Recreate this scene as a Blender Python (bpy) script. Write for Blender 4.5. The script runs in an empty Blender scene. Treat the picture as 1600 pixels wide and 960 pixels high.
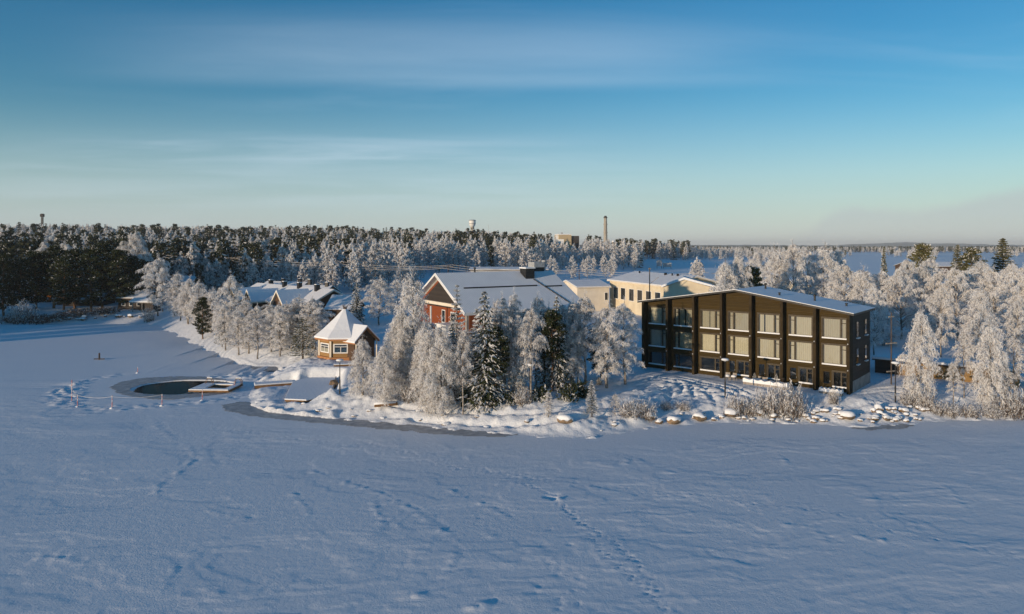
import bpy, bmesh, math, random
import numpy as np
from mathutils import Vector, Matrix
R = math.radians
S = bpy.context.scene
COL = S.collection
rnd = random.Random(7)
# ------------------------------------------------------------------ camera model (level camera with lens shift)
CAMH, FPX, HZ = 20.0, 1081.0, 384.0          # eye height, focal length in photo pixels, photo row of the eye level
cam = bpy.data.cameras.new('camera'); cam_o = bpy.data.objects.new('camera', cam); COL.objects.link(cam_o)
cam.sensor_width = 36.0; cam.lens = FPX / 1600 * 36.0; cam.shift_y = -(480 - HZ) / 1600.0
cam.clip_start = 0.5; cam.clip_end = 40000
cam_o.location = (0, 0, CAMH); cam_o.rotation_euler = (R(90), 0, 0)
S.camera = cam_o
def at(px, py, z):
    Y = (CAMH - z) * FPX / (py - HZ)
    return (px - 800) / FPX * Y, Y
# ------------------------------------------------------------------ noise
def _h(ix, iy, seed):
    n = (ix.astype(np.int64) * 374761393 + iy.astype(np.int64) * 668265263 + seed * 144665) & 0xffffffff
    n = ((n ^ (n >> 13)) * 1274126177) & 0xffffffff
    return ((n ^ (n >> 16)) & 0xffff) / 65535.0
def vnoise(x, y, seed=0):
    x = np.asarray(x, float); y = np.asarray(y, float)
    ix = np.floor(x); iy = np.floor(y); fx = x - ix; fy = y - iy
    fx = fx * fx * fx * (fx * (fx * 6 - 15) + 10); fy = fy * fy * fy * (fy * (fy * 6 - 15) + 10)
    a = _h(ix, iy, seed); b = _h(ix + 1, iy, seed); c = _h(ix, iy + 1, seed); d = _h(ix + 1, iy + 1, seed)
    return (a + (b - a) * fx) * (1 - fy) + (c + (d - c) * fx) * fy
def fbm(x, y, seed=0, n=4):
    t = 0; a = 1; s = 0
    for i in range(n):
        t = t + a * vnoise(x * 2 ** i + i * 13.7, y * 2 ** i - i * 7.3, seed + i); s += a; a *= .5
    return t / s
def sstep(a, b, x):
    t = np.clip((x - a) / (b - a), 0, 1); return t * t * (3 - 2 * t)
# ------------------------------------------------------------------ shore and ground
SHORE_PX = [(-60,506),(0,505),(60,505),(150,503),(215,502),(255,507),(285,520),(320,540),(365,562),(400,573),(432,573),(447,580),
            (425,588),(398,600),(392,622),(398,634),(425,643),(470,648),(560,657),(640,664),(720,672),(800,678),(850,683),(930,683),
            (985,672),(1040,665),(1100,661),(1200,660),(1300,664),(1340,667),(1420,662),(1460,657),(1600,655),(1700,654)]
SH = np.array([at(px, py, 0) for px, py in SHORE_PX])
SH = np.vstack([[(-900, 420), (-420, 205), (-230, 182)], SH, [(105, 72), (260, 40), (900, -120)]])
def shore_dist(x, y):
    x = np.asarray(x, float).ravel(); y = np.asarray(y, float).ravel()
    best = np.full(x.shape, 1e9)
    for (ax, ay), (bx, by) in zip(SH[:-1], SH[1:]):
        dx, dy = bx - ax, by - ay; L = dx * dx + dy * dy
        t = np.clip(((x - ax) * dx + (y - ay) * dy) / L, 0, 1)
        best = np.minimum(best, (x - ax - t * dx) ** 2 + (y - ay - t * dy) ** 2)
    poly = np.vstack([SH, [(20000, -120), (20000, 30000), (-20000, 30000), (-20000, 420)]])
    ins = np.zeros(x.shape, bool); n = len(poly)
    for i in range(n):
        ax, ay = poly[i]; bx, by = poly[(i + 1) % n]
        if ay == by: continue
        c = ((ay > y) != (by > y)) & (x < (bx - ax) * (y - ay) / (by - ay) + ax)
        ins ^= c
    d = np.sqrt(best)
    return np.where(ins, d, -d)
SUNL = np.array([.72, .69]); SUNL = SUNL / np.linalg.norm(SUNL)
# unseen snowy ridge, added so its high end shades the far-shore pines
RT_ = [-330, -230, -181, -150, -110, -73, -30, 0, 20, 40, 90, 200]; RH_ = [21, 20, 18, 12, 5, 2, 2, 2, 2, 2, 2, 2]
UX = np.array([0, 500, 740, 900, 1050, 1150, 1600, 2400]); UZ = np.array([22, 22.5, 18.5, 11.5, 6, 4.2, 4, 4])
def ground_base(x, y, d=None):
    x = np.asarray(x, float); y = np.asarray(y, float); sh = x.shape
    if d is None: d = shore_dist(x, y)
    x = x.ravel(); y = y.ravel()
    R_ = np.hypot(x, y); u = 800 + FPX * x / np.maximum(y, 30)
    hill = np.interp(u, UX, UZ)
    lowbank = np.where(x < -52, .55, 1.0)
    z = lowbank * (1.15 * sstep(-.3, 4.5, d) + .95 * sstep(2.5, 9, d)) + .8 * sstep(12, 60, d)
    z = z + (hill - 2.9).clip(0) * sstep(200, 800, R_) - (hill - 4).clip(0) * .7 * sstep(950, 1800, R_) + 1.6 * sstep(90, 230, R_) * (d > 0)
    z = np.where(d < 0, -1.2 * sstep(0, 4, -d), z)
    opp = -((x + 78) * SUNL[0] + (y + 22) * SUNL[1]); tt = x * .69 - y * .72 + (78 * .69 - 22 * .72)
    rh = np.interp(tt, RT_, RH_)
    z = np.where((opp > -16) & (d < 0) | (opp > 0) & (y < (np.abs(x) - 30) * 1.25), np.maximum(z, rh * sstep(-16, 14, opp) * sstep(160, 40, opp)), z)
    return z.reshape(sh)
def gz(x, y): return float(ground_base(np.array([x]), np.array([y]))[0])
_Y = np.concatenate([np.arange(30, 160, .25), np.arange(160, 900, 1.0)])
def on_ground(px, py):
    X = (px - 800) / FPX * _Y; g = ground_base(X, _Y); ray = CAMH - (py - HZ) / FPX * _Y
    k = np.argmax(g >= ray)
    if not (g >= ray).any(): k = len(_Y) - 1
    return float(X[k]), float(_Y[k]), float(g[k])
def polyline_px(pts, z):
    return np.array([at(a, b, z) for a, b in pts])
def resample(P, step):
    P = np.asarray(P, float); seg = np.hypot(*np.diff(P, axis=0).T); L = np.concatenate([[0], np.cumsum(seg)])
    t = np.arange(0, L[-1], step)
    return np.stack([np.interp(t, L, P[:, 0]), np.interp(t, L, P[:, 1])], 1)
def smooth_line(P, n=3):
    P = np.asarray(P, float)
    for _ in range(n):
        Q = [P[0]]
        for a, b in zip(P[:-1], P[1:]): Q += [a * .75 + b * .25, a * .25 + b * .75]
        P = np.array(Q + [P[-1]])
    return P
# ------------------------------------------------------------------ mesh helpers
def mesh_np(name, V, F, mats, midx=None, smooth=False):
    V = np.asarray(V, np.float32); F = np.asarray(F, np.int32); k = F.shape[1]
    me = bpy.data.meshes.new(name)
    me.vertices.add(len(V)); me.vertices.foreach_set('co', V.ravel())
    me.loops.add(F.size); me.loops.foreach_set('vertex_index', F.ravel())
    me.polygons.add(len(F)); me.polygons.foreach_set('loop_start', np.arange(0, F.size, k, dtype=np.int32))
    if midx is not None: me.polygons.foreach_set('material_index', np.asarray(midx, np.int32))
    me.polygons.foreach_set('use_smooth', np.full(len(F), smooth))
    for m in mats: me.materials.append(m)
    me.update(calc_edges=True); me.validate()
    return me
class MB:
    def __init__(s): s.v = []; s.f = []
    def poly(s, pts):
        n = len(s.v); s.v += [tuple(p) for p in pts]; s.f.append(tuple(range(n, n + len(pts))))
    def box(s, x0, x1, y0, y1, z0, z1):
        n = len(s.v)
        s.v += [(x0,y0,z0),(x1,y0,z0),(x1,y1,z0),(x0,y1,z0),(x0,y0,z1),(x1,y0,z1),(x1,y1,z1),(x0,y1,z1)]
        s.f += [tuple(n + i for i in q) for q in ((0,3,2,1),(4,5,6,7),(0,1,5,4),(1,2,6,5),(2,3,7,6),(3,0,4,7))]
        return s
    def prism(s, pts, vec):
        """closed outline pts (3-D) pushed along vec"""
        a = [Vector(p) for p in pts]; v = Vector(vec); n = len(s.v); k = len(a)
        nrm = Vector()
        for i in range(k): nrm += (a[i] - a[0]).cross(a[(i + 1) % k] - a[0])
        if nrm.dot(v) > 0: a = a[::-1]
        s.v += [tuple(p) for p in a] + [tuple(p + v) for p in a]
        s.f.append(tuple(range(n, n + k))); s.f.append(tuple(range(n + 2 * k - 1, n + k - 1, -1)))
        for i in range(k): j = (i + 1) % k; s.f.append((n + j, n + i, n + k + i, n + k + j))
        return s
    def bar(s, a, b, w, h=None):
        a = Vector(a); b = Vector(b); h = h or w; d = (b - a).normalized()
        up = Vector((0, 0, 1)) if abs(d.z) < .95 else Vector((0, 1, 0))
        x = d.cross(up).normalized() * w / 2; y = x.normalized().cross(d).normalized() * h / 2
        return s.prism([a - x - y, a + x - y, a + x + y, a - x + y], b - a)
    def tube(s, pts, rad, n=6, cap=True):
        pts = [Vector(p) for p in pts]; rad = rad if hasattr(rad, '__len__') else [rad] * len(pts); base = len(s.v)
        for i, p in enumerate(pts):
            d = (pts[min(i + 1, len(pts) - 1)] - pts[max(i - 1, 0)]).normalized()
            up = Vector((0, 0, 1)) if abs(d.z) < .9 else Vector((1, 0, 0))
            x = d.cross(up).normalized(); y = d.cross(x).normalized()
            for k in range(n):
                t = 2 * math.pi * k / n; s.v.append(tuple(p + (x * math.cos(t) + y * math.sin(t)) * rad[i]))
        for i in range(len(pts) - 1):
            for k in range(n):
                a = base + i * n + k; b = base + i * n + (k + 1) % n; s.f.append((a, b, b + n, a + n))
        if cap:
            s.f.append(tuple(base + k for k in range(n))[::-1]); s.f.append(tuple(base + (len(pts) - 1) * n + k for k in range(n)))
        return s
    def lathe(s, prof, n=24, c=(0, 0, 0)):
        base = len(s.v)
        for r, z in prof:
            for k in range(n):
                t = 2 * math.pi * k / n; s.v.append((c[0] + r * math.cos(t), c[1] + r * math.sin(t), c[2] + z))
        for i in range(len(prof) - 1):
            for k in range(n):
                a = base + i * n + k; b = base + i * n + (k + 1) % n; s.f.append((a, b, b + n, a + n))
        s.f.append(tuple(base + k for k in range(n))[::-1]); s.f.append(tuple(base + (len(prof) - 1) * n + k for k in range(n)))
        return s
    def build(s, name, m, parent=None, smooth=False, bevel=0):
        me = bpy.data.meshes.new(name); me.from_pydata(s.v, [], s.f); me.materials.append(m); me.update()
        if smooth: me.polygons.foreach_set('use_smooth', [True] * len(me.polygons))
        o = bpy.data.objects.new(name, me); COL.objects.link(o)
        if parent: o.parent = parent
        if bevel:
            b = o.modifiers.new('bevel', 'BEVEL'); b.width = bevel; b.segments = 2
        return o
def tag(o, label=None, cat=None, group=None, kind=None):
    for k, v in (('label', label), ('category', cat), ('group', group), ('kind', kind)):
        if v: o[k] = v
    return o
def thing(name, label, cat, loc=(0, 0, 0), rz=0, group=None):
    o = bpy.data.objects.new(name, None); COL.objects.link(o); o.empty_display_size = .5
    o.location = loc; o.rotation_euler = (0, 0, rz); return tag(o, label, cat, group)
def link(name, me, parent=None):
    o = bpy.data.objects.new(name, me); COL.objects.link(o)
    if parent: o.parent = parent
    return o
def copy_tree(o, parent=None):
    c = o.copy(); COL.objects.link(c); c.parent = parent
    for ch in list(o.children): copy_tree(ch, c)
    return c
# ------------------------------------------------------------------ materials
class N:
    def __init__(s, name):
        s.m = bpy.data.materials.new(name); s.m.use_nodes = True; s.t = s.m.node_tree
        s.b = s.t.nodes['Principled BSDF']
    def n(s, typ, **kw):
        x = s.t.nodes.new(typ)
        for k, v in kw.items():
            if k in x.inputs: x.inputs[k].default_value = v
            else: setattr(x, k, v)
        return x
    def l(s, a, b): s.t.links.new(a, b)
def noise_mat(name, c1, c2, scale=2.0, rough=.8, bump=0, bscale=None, coord='Object', spec=.3, detail=5, lo=.35, hi=.65, rand=0):
    k = N(name); tc = k.n('ShaderNodeTexCoord'); no = k.n('ShaderNodeTexNoise', Scale=scale, Detail=detail)
    k.l(tc.outputs[coord], no.inputs['Vector'])
    mr = k.n('ShaderNodeMapRange'); mr.inputs[1].default_value = lo; mr.inputs[2].default_value = hi
    k.l(no.outputs['Fac'], mr.inputs[0])
    mx = k.n('ShaderNodeMix', data_type='RGBA'); mx.inputs[6].default_value = (*c1, 1); mx.inputs[7].default_value = (*c2, 1)
    fac = mr.outputs[0]
    if rand:
        oi = k.n('ShaderNodeObjectInfo'); ad = k.n('ShaderNodeMath', operation='MULTIPLY_ADD'); ad.inputs[1].default_value = rand
        k.l(oi.outputs['Random'], ad.inputs[0]); k.l(mr.outputs[0], ad.inputs[2])
        sb = k.n('ShaderNodeMath', operation='SUBTRACT', use_clamp=True); sb.inputs[1].default_value = rand / 2
        k.l(ad.outputs[0], sb.inputs[0]); fac = sb.outputs[0]
    k.l(fac, mx.inputs[0]); k.l(mx.outputs[2], k.b.inputs['Base Color'])
    k.b.inputs['Roughness'].default_value = rough; k.b.inputs['Specular IOR Level'].default_value = spec
    if bump:
        n2 = k.n('ShaderNodeTexNoise', Scale=bscale or scale * 6, Detail=4); k.l(tc.outputs[coord], n2.inputs['Vector'])
        bp = k.n('ShaderNodeBump', Strength=1.0, Distance=bump); k.l(n2.outputs['Fac'], bp.inputs['Height']); k.l(bp.outputs[0], k.b.inputs['Normal'])
    return k.m
def board_mat(name, c1, c2, pitch=.18, axis=2, rough=.7, depth=.015):
    """timber cladding: each board its own tone, grooves by bump"""
    k = N(name); tc = k.n('ShaderNodeTexCoord'); sp = k.n('ShaderNodeSeparateXYZ'); k.l(tc.outputs['Object'], sp.inputs[0])
    dv = k.n('ShaderNodeMath', operation='DIVIDE'); dv.inputs[1].default_value = pitch; k.l(sp.outputs[axis], dv.inputs[0])
    fl = k.n('ShaderNodeMath', operation='FLOOR'); k.l(dv.outputs[0], fl.inputs[0])
    fr = k.n('ShaderNodeMath', operation='FRACT'); k.l(dv.outputs[0], fr.inputs[0])
    wn = k.n('ShaderNodeTexWhiteNoise', noise_dimensions='1D'); k.l(fl.outputs[0], wn.inputs['W'])
    no = k.n('ShaderNodeTexNoise', Scale=1.3, Detail=6); k.l(tc.outputs['Object'], no.inputs['Vector'])
    av = k.n('ShaderNodeMath', operation='MULTIPLY_ADD'); av.inputs[1].default_value = .5; k.l(wn.outputs[0], av.inputs[0])
    h = k.n('ShaderNodeMath', operation='MULTIPLY'); h.inputs[1].default_value = .5; k.l(no.outputs['Fac'], h.inputs[0]); k.l(h.outputs[0], av.inputs[2])
    mx = k.n('ShaderNodeMix', data_type='RGBA'); mx.inputs[6].default_value = (*c1, 1); mx.inputs[7].default_value = (*c2, 1)
    k.l(av.outputs[0], mx.inputs[0]); k.l(mx.outputs[2], k.b.inputs['Base Color'])
    pp = k.n('ShaderNodeMath', operation='PINGPONG'); pp.inputs[1].default_value = .5; k.l(fr.outputs[0], pp.inputs[0])
    mr = k.n('ShaderNodeMapRange'); mr.inputs[2].default_value = .12; k.l(pp.outputs[0], mr.inputs[0])
    bp = k.n('ShaderNodeBump', Strength=1.0, Distance=depth); k.l(mr.outputs[0], bp.inputs['Height']); k.l(bp.outputs[0], k.b.inputs['Normal'])
    k.b.inputs['Roughness'].default_value = rough; k.b.inputs['Specular IOR Level'].default_value = .12
    return k.m
def snow_mat(name, scale, bumps, rough=.65, c1=(.80, .82, .86), c2=(.86, .87, .89), coord='Object'):
    k = N(name); tc = k.n('ShaderNodeTexCoord'); no = k.n('ShaderNodeTexNoise', Scale=scale, Detail=6); k.l(tc.outputs[coord], no.inputs['Vector'])
    mx = k.n('ShaderNodeMix', data_type='RGBA'); mx.inputs[6].default_value = (*c1, 1); mx.inputs[7].default_value = (*c2, 1)
    k.l(no.outputs['Fac'], mx.inputs[0]); k.l(mx.outputs[2], k.b.inputs['Base Color'])
    k.b.inputs['Roughness'].default_value = rough; k.b.inputs['Specular IOR Level'].default_value = .25
    prev = None
    for sc, dist in bumps:
        n2 = k.n('ShaderNodeTexNoise', Scale=sc, Detail=5, Roughness=.6); k.l(tc.outputs[coord], n2.inputs['Vector'])
        bp = k.n('ShaderNodeBump', Strength=1.0, Distance=dist); k.l(n2.outputs['Fac'], bp.inputs['Height'])
        if prev: k.l(prev.outputs[0], bp.inputs['Normal'])
        prev = bp
    if prev: k.l(prev.outputs[0], k.b.inputs['Normal'])
    return k.m
def foliage_mat(name, c1, c2, transl=.2, scale=.35, rand=.5):
    k = N(name); k.t.nodes.remove(k.b)
    oi = k.n('ShaderNodeObjectInfo'); ge = k.n('ShaderNodeTexCoord')
    no = k.n('ShaderNodeTexNoise', Scale=scale * 3, Detail=4); k.l(ge.outputs['Object'], no.inputs['Vector'])
    ad = k.n('ShaderNodeMath', operation='MULTIPLY_ADD'); ad.inputs[1].default_value = rand; k.l(oi.outputs['Random'], ad.inputs[0])
    mu = k.n('ShaderNodeMath', operation='MULTIPLY'); mu.inputs[1].default_value = 1 - rand; k.l(no.outputs['Fac'], mu.inputs[0]); k.l(mu.outputs[0], ad.inputs[2])
    mx = k.n('ShaderNodeMix', data_type='RGBA'); mx.inputs[6].default_value = (*c1, 1); mx.inputs[7].default_value = (*c2, 1); k.l(ad.outputs[0], mx.inputs[0])
    d = k.n('ShaderNodeBsdfDiffuse'); k.l(mx.outputs[2], d.inputs['Color'])
    t = k.n('ShaderNodeBsdfTranslucent'); k.l(mx.outputs[2], t.inputs['Color'])
    ms = k.n('ShaderNodeMixShader'); ms.inputs[0].default_value = transl; k.l(d.outputs[0], ms.inputs[1]); k.l(t.outputs[0], ms.inputs[2])
    k.l(ms.outputs[0], k.t.nodes['Material Output'].inputs['Surface'])
    return k.m
def glass_mat(name, tint=(.9, .93, .92), refl=.12):
    k = N(name); k.t.nodes.remove(k.b)
    tr = k.n('ShaderNodeBsdfTransparent'); tr.inputs[0].default_value = (*tint, 1)
    gl = k.n('ShaderNodeBsdfGlossy', Roughness=.02); gl.inputs[0].default_value = (1, 1, 1, 1)
    fr = k.n('ShaderNodeFresnel', IOR=1.5); ad = k.n('ShaderNodeMath', operation='ADD', use_clamp=True); ad.inputs[1].default_value = refl
    k.l(fr.outputs[0], ad.inputs[0])
    ms = k.n('ShaderNodeMixShader'); k.l(ad.outputs[0], ms.inputs[0]); k.l(tr.outputs[0], ms.inputs[1]); k.l(gl.outputs[0], ms.inputs[2])
    k.l(ms.outputs[0], k.t.nodes['Material Output'].inputs['Surface'])
    return k.m
M = {}
M['lake'] = snow_mat('lake_snow', .25, [(2.2, .03), (9, .02), (22, .010)], rough=.6)
M['snow'] = snow_mat('ground_snow', .3, [(1.6, .10), (8, .05)])
M['roof_snow'] = snow_mat('roof_snow', .5, [(1.5, .05), (7, .02)])
M['tile_snow'] = snow_mat('thin_snow_on_tiles', .35, [(1.2, .05), (7, .03)], c1=(.70, .71, .74), c2=(.86, .87, .89))
_k = M['tile_snow'].node_tree; _w = _k.nodes.new('ShaderNodeTexWave'); _w.inputs['Scale'].default_value = 1.1; _w.inputs['Distortion'].default_value = .6; _w.bands_direction = 'X'
_c = _k.nodes.new('ShaderNodeTexCoord'); _k.links.new(_c.outputs['Object'], _w.inputs['Vector']); _b = _k.nodes.new('ShaderNodeBump'); _b.inputs['Distance'].default_value = .03
_k.links.new(_w.outputs['Fac'], _b.inputs['Height']); _p = _k.nodes['Principled BSDF']; _k.links.new(_p.inputs['Normal'].links[0].from_socket, _b.inputs['Normal']); _k.links.new(_b.outputs[0], _p.inputs['Normal'])
M['cap_snow'] = snow_mat('cap_snow', .8, [(3, .05)])
M['slush'] = noise_mat('slush_ice', (.34, .33, .33), (.52, .51, .50), 1.2, .6, .03, 7, spec=.3)
M['frost'] = foliage_mat('frosted_twigs', (.82, .80, .785), (.96, .95, .945), .33)
M['twig'] = foliage_mat('bare_twigs', (.10, .075, .06), (.22, .17, .14), .1)
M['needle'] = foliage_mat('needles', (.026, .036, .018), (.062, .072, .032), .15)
M['far_needle'] = foliage_mat('far_pine_needles', (.035, .045, .028), (.085, .09, .05), .15)  # lighter needle colour, distance haze partly painted in
M['needle_pale'] = foliage_mat('sun_tinted_needles', (.06, .065, .025), (.12, .115, .05), .2)  # paler copy of the needles, sunlit tone put into the colour
M['sky_needle'] = foliage_mat('sunlit_tint_needles', (.085, .085, .032), (.17, .155, .065), .2)  # warmest copy: low sunlight on the skyline conifers is in the colour
M['bark'] = noise_mat('birch_bark', (.10, .08, .065), (.42, .38, .34), 3.0, .9, .02, 12)
M['pine_bark'] = noise_mat('pine_bark', (.11, .065, .04), (.25, .13, .065), 2.0, .9, .03, 10)
M['dark_bark'] = noise_mat('dark_bark', (.05, .04, .035), (.11, .085, .07), 2.0, .9, .03, 10)
M['rock'] = noise_mat('boulder_rock', (.11, .085, .06), (.30, .20, .12), 1.5, .85, .06, 5, rand=.5)
M['clad'] = board_mat('brown_cladding', (.036, .024, .0075), (.066, .044, .014), .22, depth=.03)
M['fin'] = noise_mat('dark_fin_boards', (.026, .018, .009), (.046, .032, .015), 1.5, .7, .006, 8, spec=.1)
M['black'] = noise_mat('black_painted_steel', (.012, .012, .013), (.03, .03, .032), 4, .5)
M['frame_dark'] = noise_mat('dark_window_frame', (.035, .026, .014), (.06, .045, .025), 3, .55)
M['dark_in'] = noise_mat('unlit_room_tone', (.012, .012, .012), (.03, .028, .024), .7, .9)  # near-black paint standing in for unlit room shade
M['concrete'] = noise_mat('grey_concrete', (.26, .25, .24), (.38, .37, .35), 1.2, .9, .01, 8)
def curtain_mat():
    k = N('cream_curtain'); b = k.b; b.inputs['Base Color'].default_value = (.62, .56, .42, 1); b.inputs['Roughness'].default_value = .9
    tc = k.n('ShaderNodeTexCoord'); no = k.n('ShaderNodeTexNoise', Scale=3.0, Detail=3); k.l(tc.outputs['Object'], no.inputs['Vector'])
    mx = k.n('ShaderNodeMix', data_type='RGBA'); mx.inputs[6].default_value = (.68, .61, .46, 1); mx.inputs[7].default_value = (.80, .73, .57, 1)
    oi = k.n('ShaderNodeObjectInfo'); mr = k.n('ShaderNodeMapRange'); mr.inputs[3].default_value = .62; mr.inputs[4].default_value = 1.0; k.l(oi.outputs['Random'], mr.inputs[0]); vm = k.n('ShaderNodeVectorMath', operation='SCALE'); k.l(mx.outputs[2], vm.inputs[0]); k.l(mr.outputs[0], vm.inputs['Scale'])
    k.l(no.outputs['Fac'], mx.inputs[0]); k.l(vm.outputs[0], b.inputs['Base Color']); return k.m
M['curtain'] = curtain_mat()
M['glass'] = glass_mat('window_glass')
M['glass_dark'] = glass_mat('dark_window_glass', (.55, .6, .6), .10)
M['white'] = noise_mat('white_paint', (.72, .71, .68), (.80, .79, .77), 2, .6)
M['cream'] = noise_mat('cream_render', (.60, .51, .37), (.70, .61, .45), .6, .9, .004, 12)
M['cream_pale'] = noise_mat('pale_cream_render', (.70, .62, .50), (.78, .70, .58), .6, .9)
M['red'] = board_mat('orange_red_boards', (.20, .055, .022), (.28, .08, .03), .16, 0)
M['brown_wood'] = board_mat('brown_boards', (.16, .085, .035), (.24, .135, .06), .15)
M['honey'] = board_mat('honey_log_wall', (.29, .16, .065), (.41, .25, .105), .2, depth=.05)
M['orange_trim'] = noise_mat('orange_fascia', (.34, .15, .06), (.43, .21, .09), 2, .6)
M['grey_wood'] = noise_mat('grey_weathered_timber', (.22, .19, .16), (.36, .32, .28), 3, .85, .01, 12)
M['plank'] = noise_mat('brown_dock_plank', (.15, .075, .03), (.27, .15, .065), 2, .75, .01, 12)
M['metal'] = noise_mat('grey_metal', (.30, .31, .32), (.42, .43, .44), 3, .45)
M['beige'] = noise_mat('beige_panels', (.42, .32, .19), (.52, .41, .25), .12, .85)
M['dark_wall'] = board_mat('dark_boards', (.035, .03, .028), (.07, .058, .05), .18)
M['dark_brown'] = board_mat('dark_brown_boards', (.07, .045, .032), (.12, .075, .05), .18)
M['stain_wood'] = board_mat('golden_brown_boards', (.19, .115, .045), (.30, .19, .08), .2)
M['orange'] = noise_mat('orange_tarpaulin', (.55, .19, .04), (.68, .27, .06), 1, .7)
M['rope'] = noise_mat('pale_rope', (.55, .5, .45), (.7, .65, .6), 4, .9)
M['stake_red'] = noise_mat('red_white_stake', (.55, .15, .12), (.75, .65, .62), 2.5, .7, lo=.48, hi=.52)
M['chimney_stack'] = noise_mat('stack_concrete', (.28, .25, .21), (.42, .38, .32), .35, .9)
def water_mat():
    k = N('black_water'); k.b.inputs['Base Color'].default_value = (.006, .012, .016, 1); k.b.inputs['Roughness'].default_value = .06; k.b.inputs['IOR'].default_value = 1.09; k.b.inputs['Specular IOR Level'].default_value = .08
    tc = k.n('ShaderNodeTexCoord'); no = k.n('ShaderNodeTexNoise', Scale=.8, Detail=3); k.l(tc.outputs['Object'], no.inputs['Vector'])
    bp = k.n('ShaderNodeBump', Strength=.4, Distance=.02); k.l(no.outputs['Fac'], bp.inputs['Height']); k.l(bp.outputs[0], k.b.inputs['Normal']); return k.m
M['water'] = water_mat()
M['hills'] = noise_mat('far_wooded_hills', (.03, .04, .03), (.30, .32, .33), .006, 1, lo=.5, hi=.72, detail=8)
# ------------------------------------------------------------------ grids
def grow(a, step, stop, f):
    out = [a]
    while abs(out[-1]) < abs(stop): step *= f; out.append(out[-1] + step)
    return out[1:]
def axis_lines(lo, hi, fine, coarse_lo, coarse_hi, f=1.16):
    mid = list(np.arange(lo, hi, fine))
    L = []; x = lo; st = fine
    while x > coarse_lo: st *= f; x -= st; L.append(x)
    H = []; x = mid[-1]; st = fine
    while x < coarse_hi: st *= f; x += st; H.append(x)
    return np.array(L[::-1] + mid + H)
def grid_mesh(name, xs, ys, Z, mat):
    nx, ny = len(xs), len(ys); X, Yg = np.meshgrid(xs, ys)
    V = np.stack([X.ravel(), Yg.ravel(), Z.ravel()], 1)
    i = np.arange(nx * ny).reshape(ny, nx)
    F = np.stack([i[:-1, :-1].ravel(), i[:-1, 1:].ravel(), i[1:, 1:].ravel(), i[1:, :-1].ravel()], 1)
    me = mesh_np(name, V, F, [mat], smooth=True)
    return link(name, me)
def dimple(Z, xs, ys, x, y, r, h, ring=0):
    i0, i1 = np.searchsorted(xs, [x - 3 * r, x + 3 * r]); j0, j1 = np.searchsorted(ys, [y - 3 * r, y + 3 * r])
    if i1 <= i0 or j1 <= j0: return
    q = ((xs[None, i0:i1] - x) ** 2 + (ys[j0:j1, None] - y) ** 2) / (r * r)
    g = np.exp(-q) * h
    if ring: g = g - ring * h * q * np.exp(-q * .8)
    Z[j0:j1, i0:i1] += g
nr = np.random.default_rng(11)
# ------------------------------------------------------------------ land
xs = axis_lines(-62, 72, .27, -12000, 12000); ys = axis_lines(68, 118, .25, -900, 14000, 1.14)
Xg, Yg = np.meshgrid(xs, ys)
D = shore_dist(Xg, Yg).reshape(Xg.shape)
Z = ground_base(Xg, Yg, D.ravel()).reshape(Xg.shape)
near = sstep(230, 110, np.hypot(Xg, Yg))
bank = sstep(.2, 2.0, D) * sstep(12, 5, D)
Z += near * (bank * .30 * (fbm(Xg * .55, Yg * .55, 3, 4) - .48) + bank * .55 * np.abs(fbm(Xg * 1.1, Yg * 1.1, 5, 3) - .5) + (D > .4) * .30 * np.abs(fbm(Xg * 2.1, Yg * 2.1, 15, 3) - .5) * bank + (D > .4) * .16 * (fbm(Xg * .3, Yg * .3, 9, 4) - .5))
Z += (D > 10) * (1 - near) * .9 * (fbm(Xg * .012, Yg * .012, 21, 3) - .5)
HOT_L = np.array([19.1, 101.9]); HU = np.array([.763, -.648]); HV = np.array([.648, .763])
s_ = (Xg - HOT_L[0]) * HU[0] + (Yg - HOT_L[1]) * HU[1]; v_ = (Xg - HOT_L[0]) * HV[0] + (Yg - HOT_L[1]) * HV[1]
flat = sstep(-3, 0, s_) * sstep(32, 28.6, s_) * sstep(-3.5, -.5, v_) * sstep(14, 10, v_)
Z = Z * (1 - flat) + flat * 1.98
# open snow field in front of the hotel: wheel ruts and trodden curls
def rut(px_pts, z, w, h, jitter=0, step=.18):
    for x, y in resample(smooth_line(polyline_px(px_pts, z)), step):
        dimple(Z, xs, ys, x + nr.normal(0, jitter), y + nr.normal(0, jitter), w, h * nr.uniform(.6, 1.2), .35)
for off in (0, 7):
    rut([(610, 622 + off), (680, 629 + off), (760, 634 + off), (840, 637 + off), (900, 634 + off), (960, 627 + off), (1010, 618 + off), (1060, 608 + off)], 2.0, .42, -.10)
for a in ([(985, 600), (1040, 592), (1070, 600), (1060, 612)], [(1000, 606), (1045, 598), (1078, 603), (1085, 615)], [(1020, 611), (1060, 600), (1100, 606), (1120, 620)],
          [(1010, 590), (1080, 596), (1140, 607), (1180, 622)], [(1060, 590), (1110, 600), (1150, 612)], [(1140, 602), (1165, 612), (1200, 617)], [(1040, 612), (1090, 610), (1170, 614), (1215, 624)],
          [(1000, 612), (1030, 604), (1050, 606), (1048, 616), (1020, 620)], [(1340, 612), (1390, 605), (1440, 612)], [(1330, 626), (1380, 622), (1430, 630)], [(960, 612), (1000, 603), (1030, 601)]):
    for off in (0, 4): rut([(p, q + off) for p, q in a], 2.0, .30, -.13, .05)
for k in range(900):
    px = nr.uniform(960, 1300); py = 588 + (px - 960) * .075 + nr.uniform(0, 34)
    x, y = at(px, py, 2.0); dimple(Z, xs, ys, x, y, nr.uniform(.22, .5), nr.uniform(-.10, .09))
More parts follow.
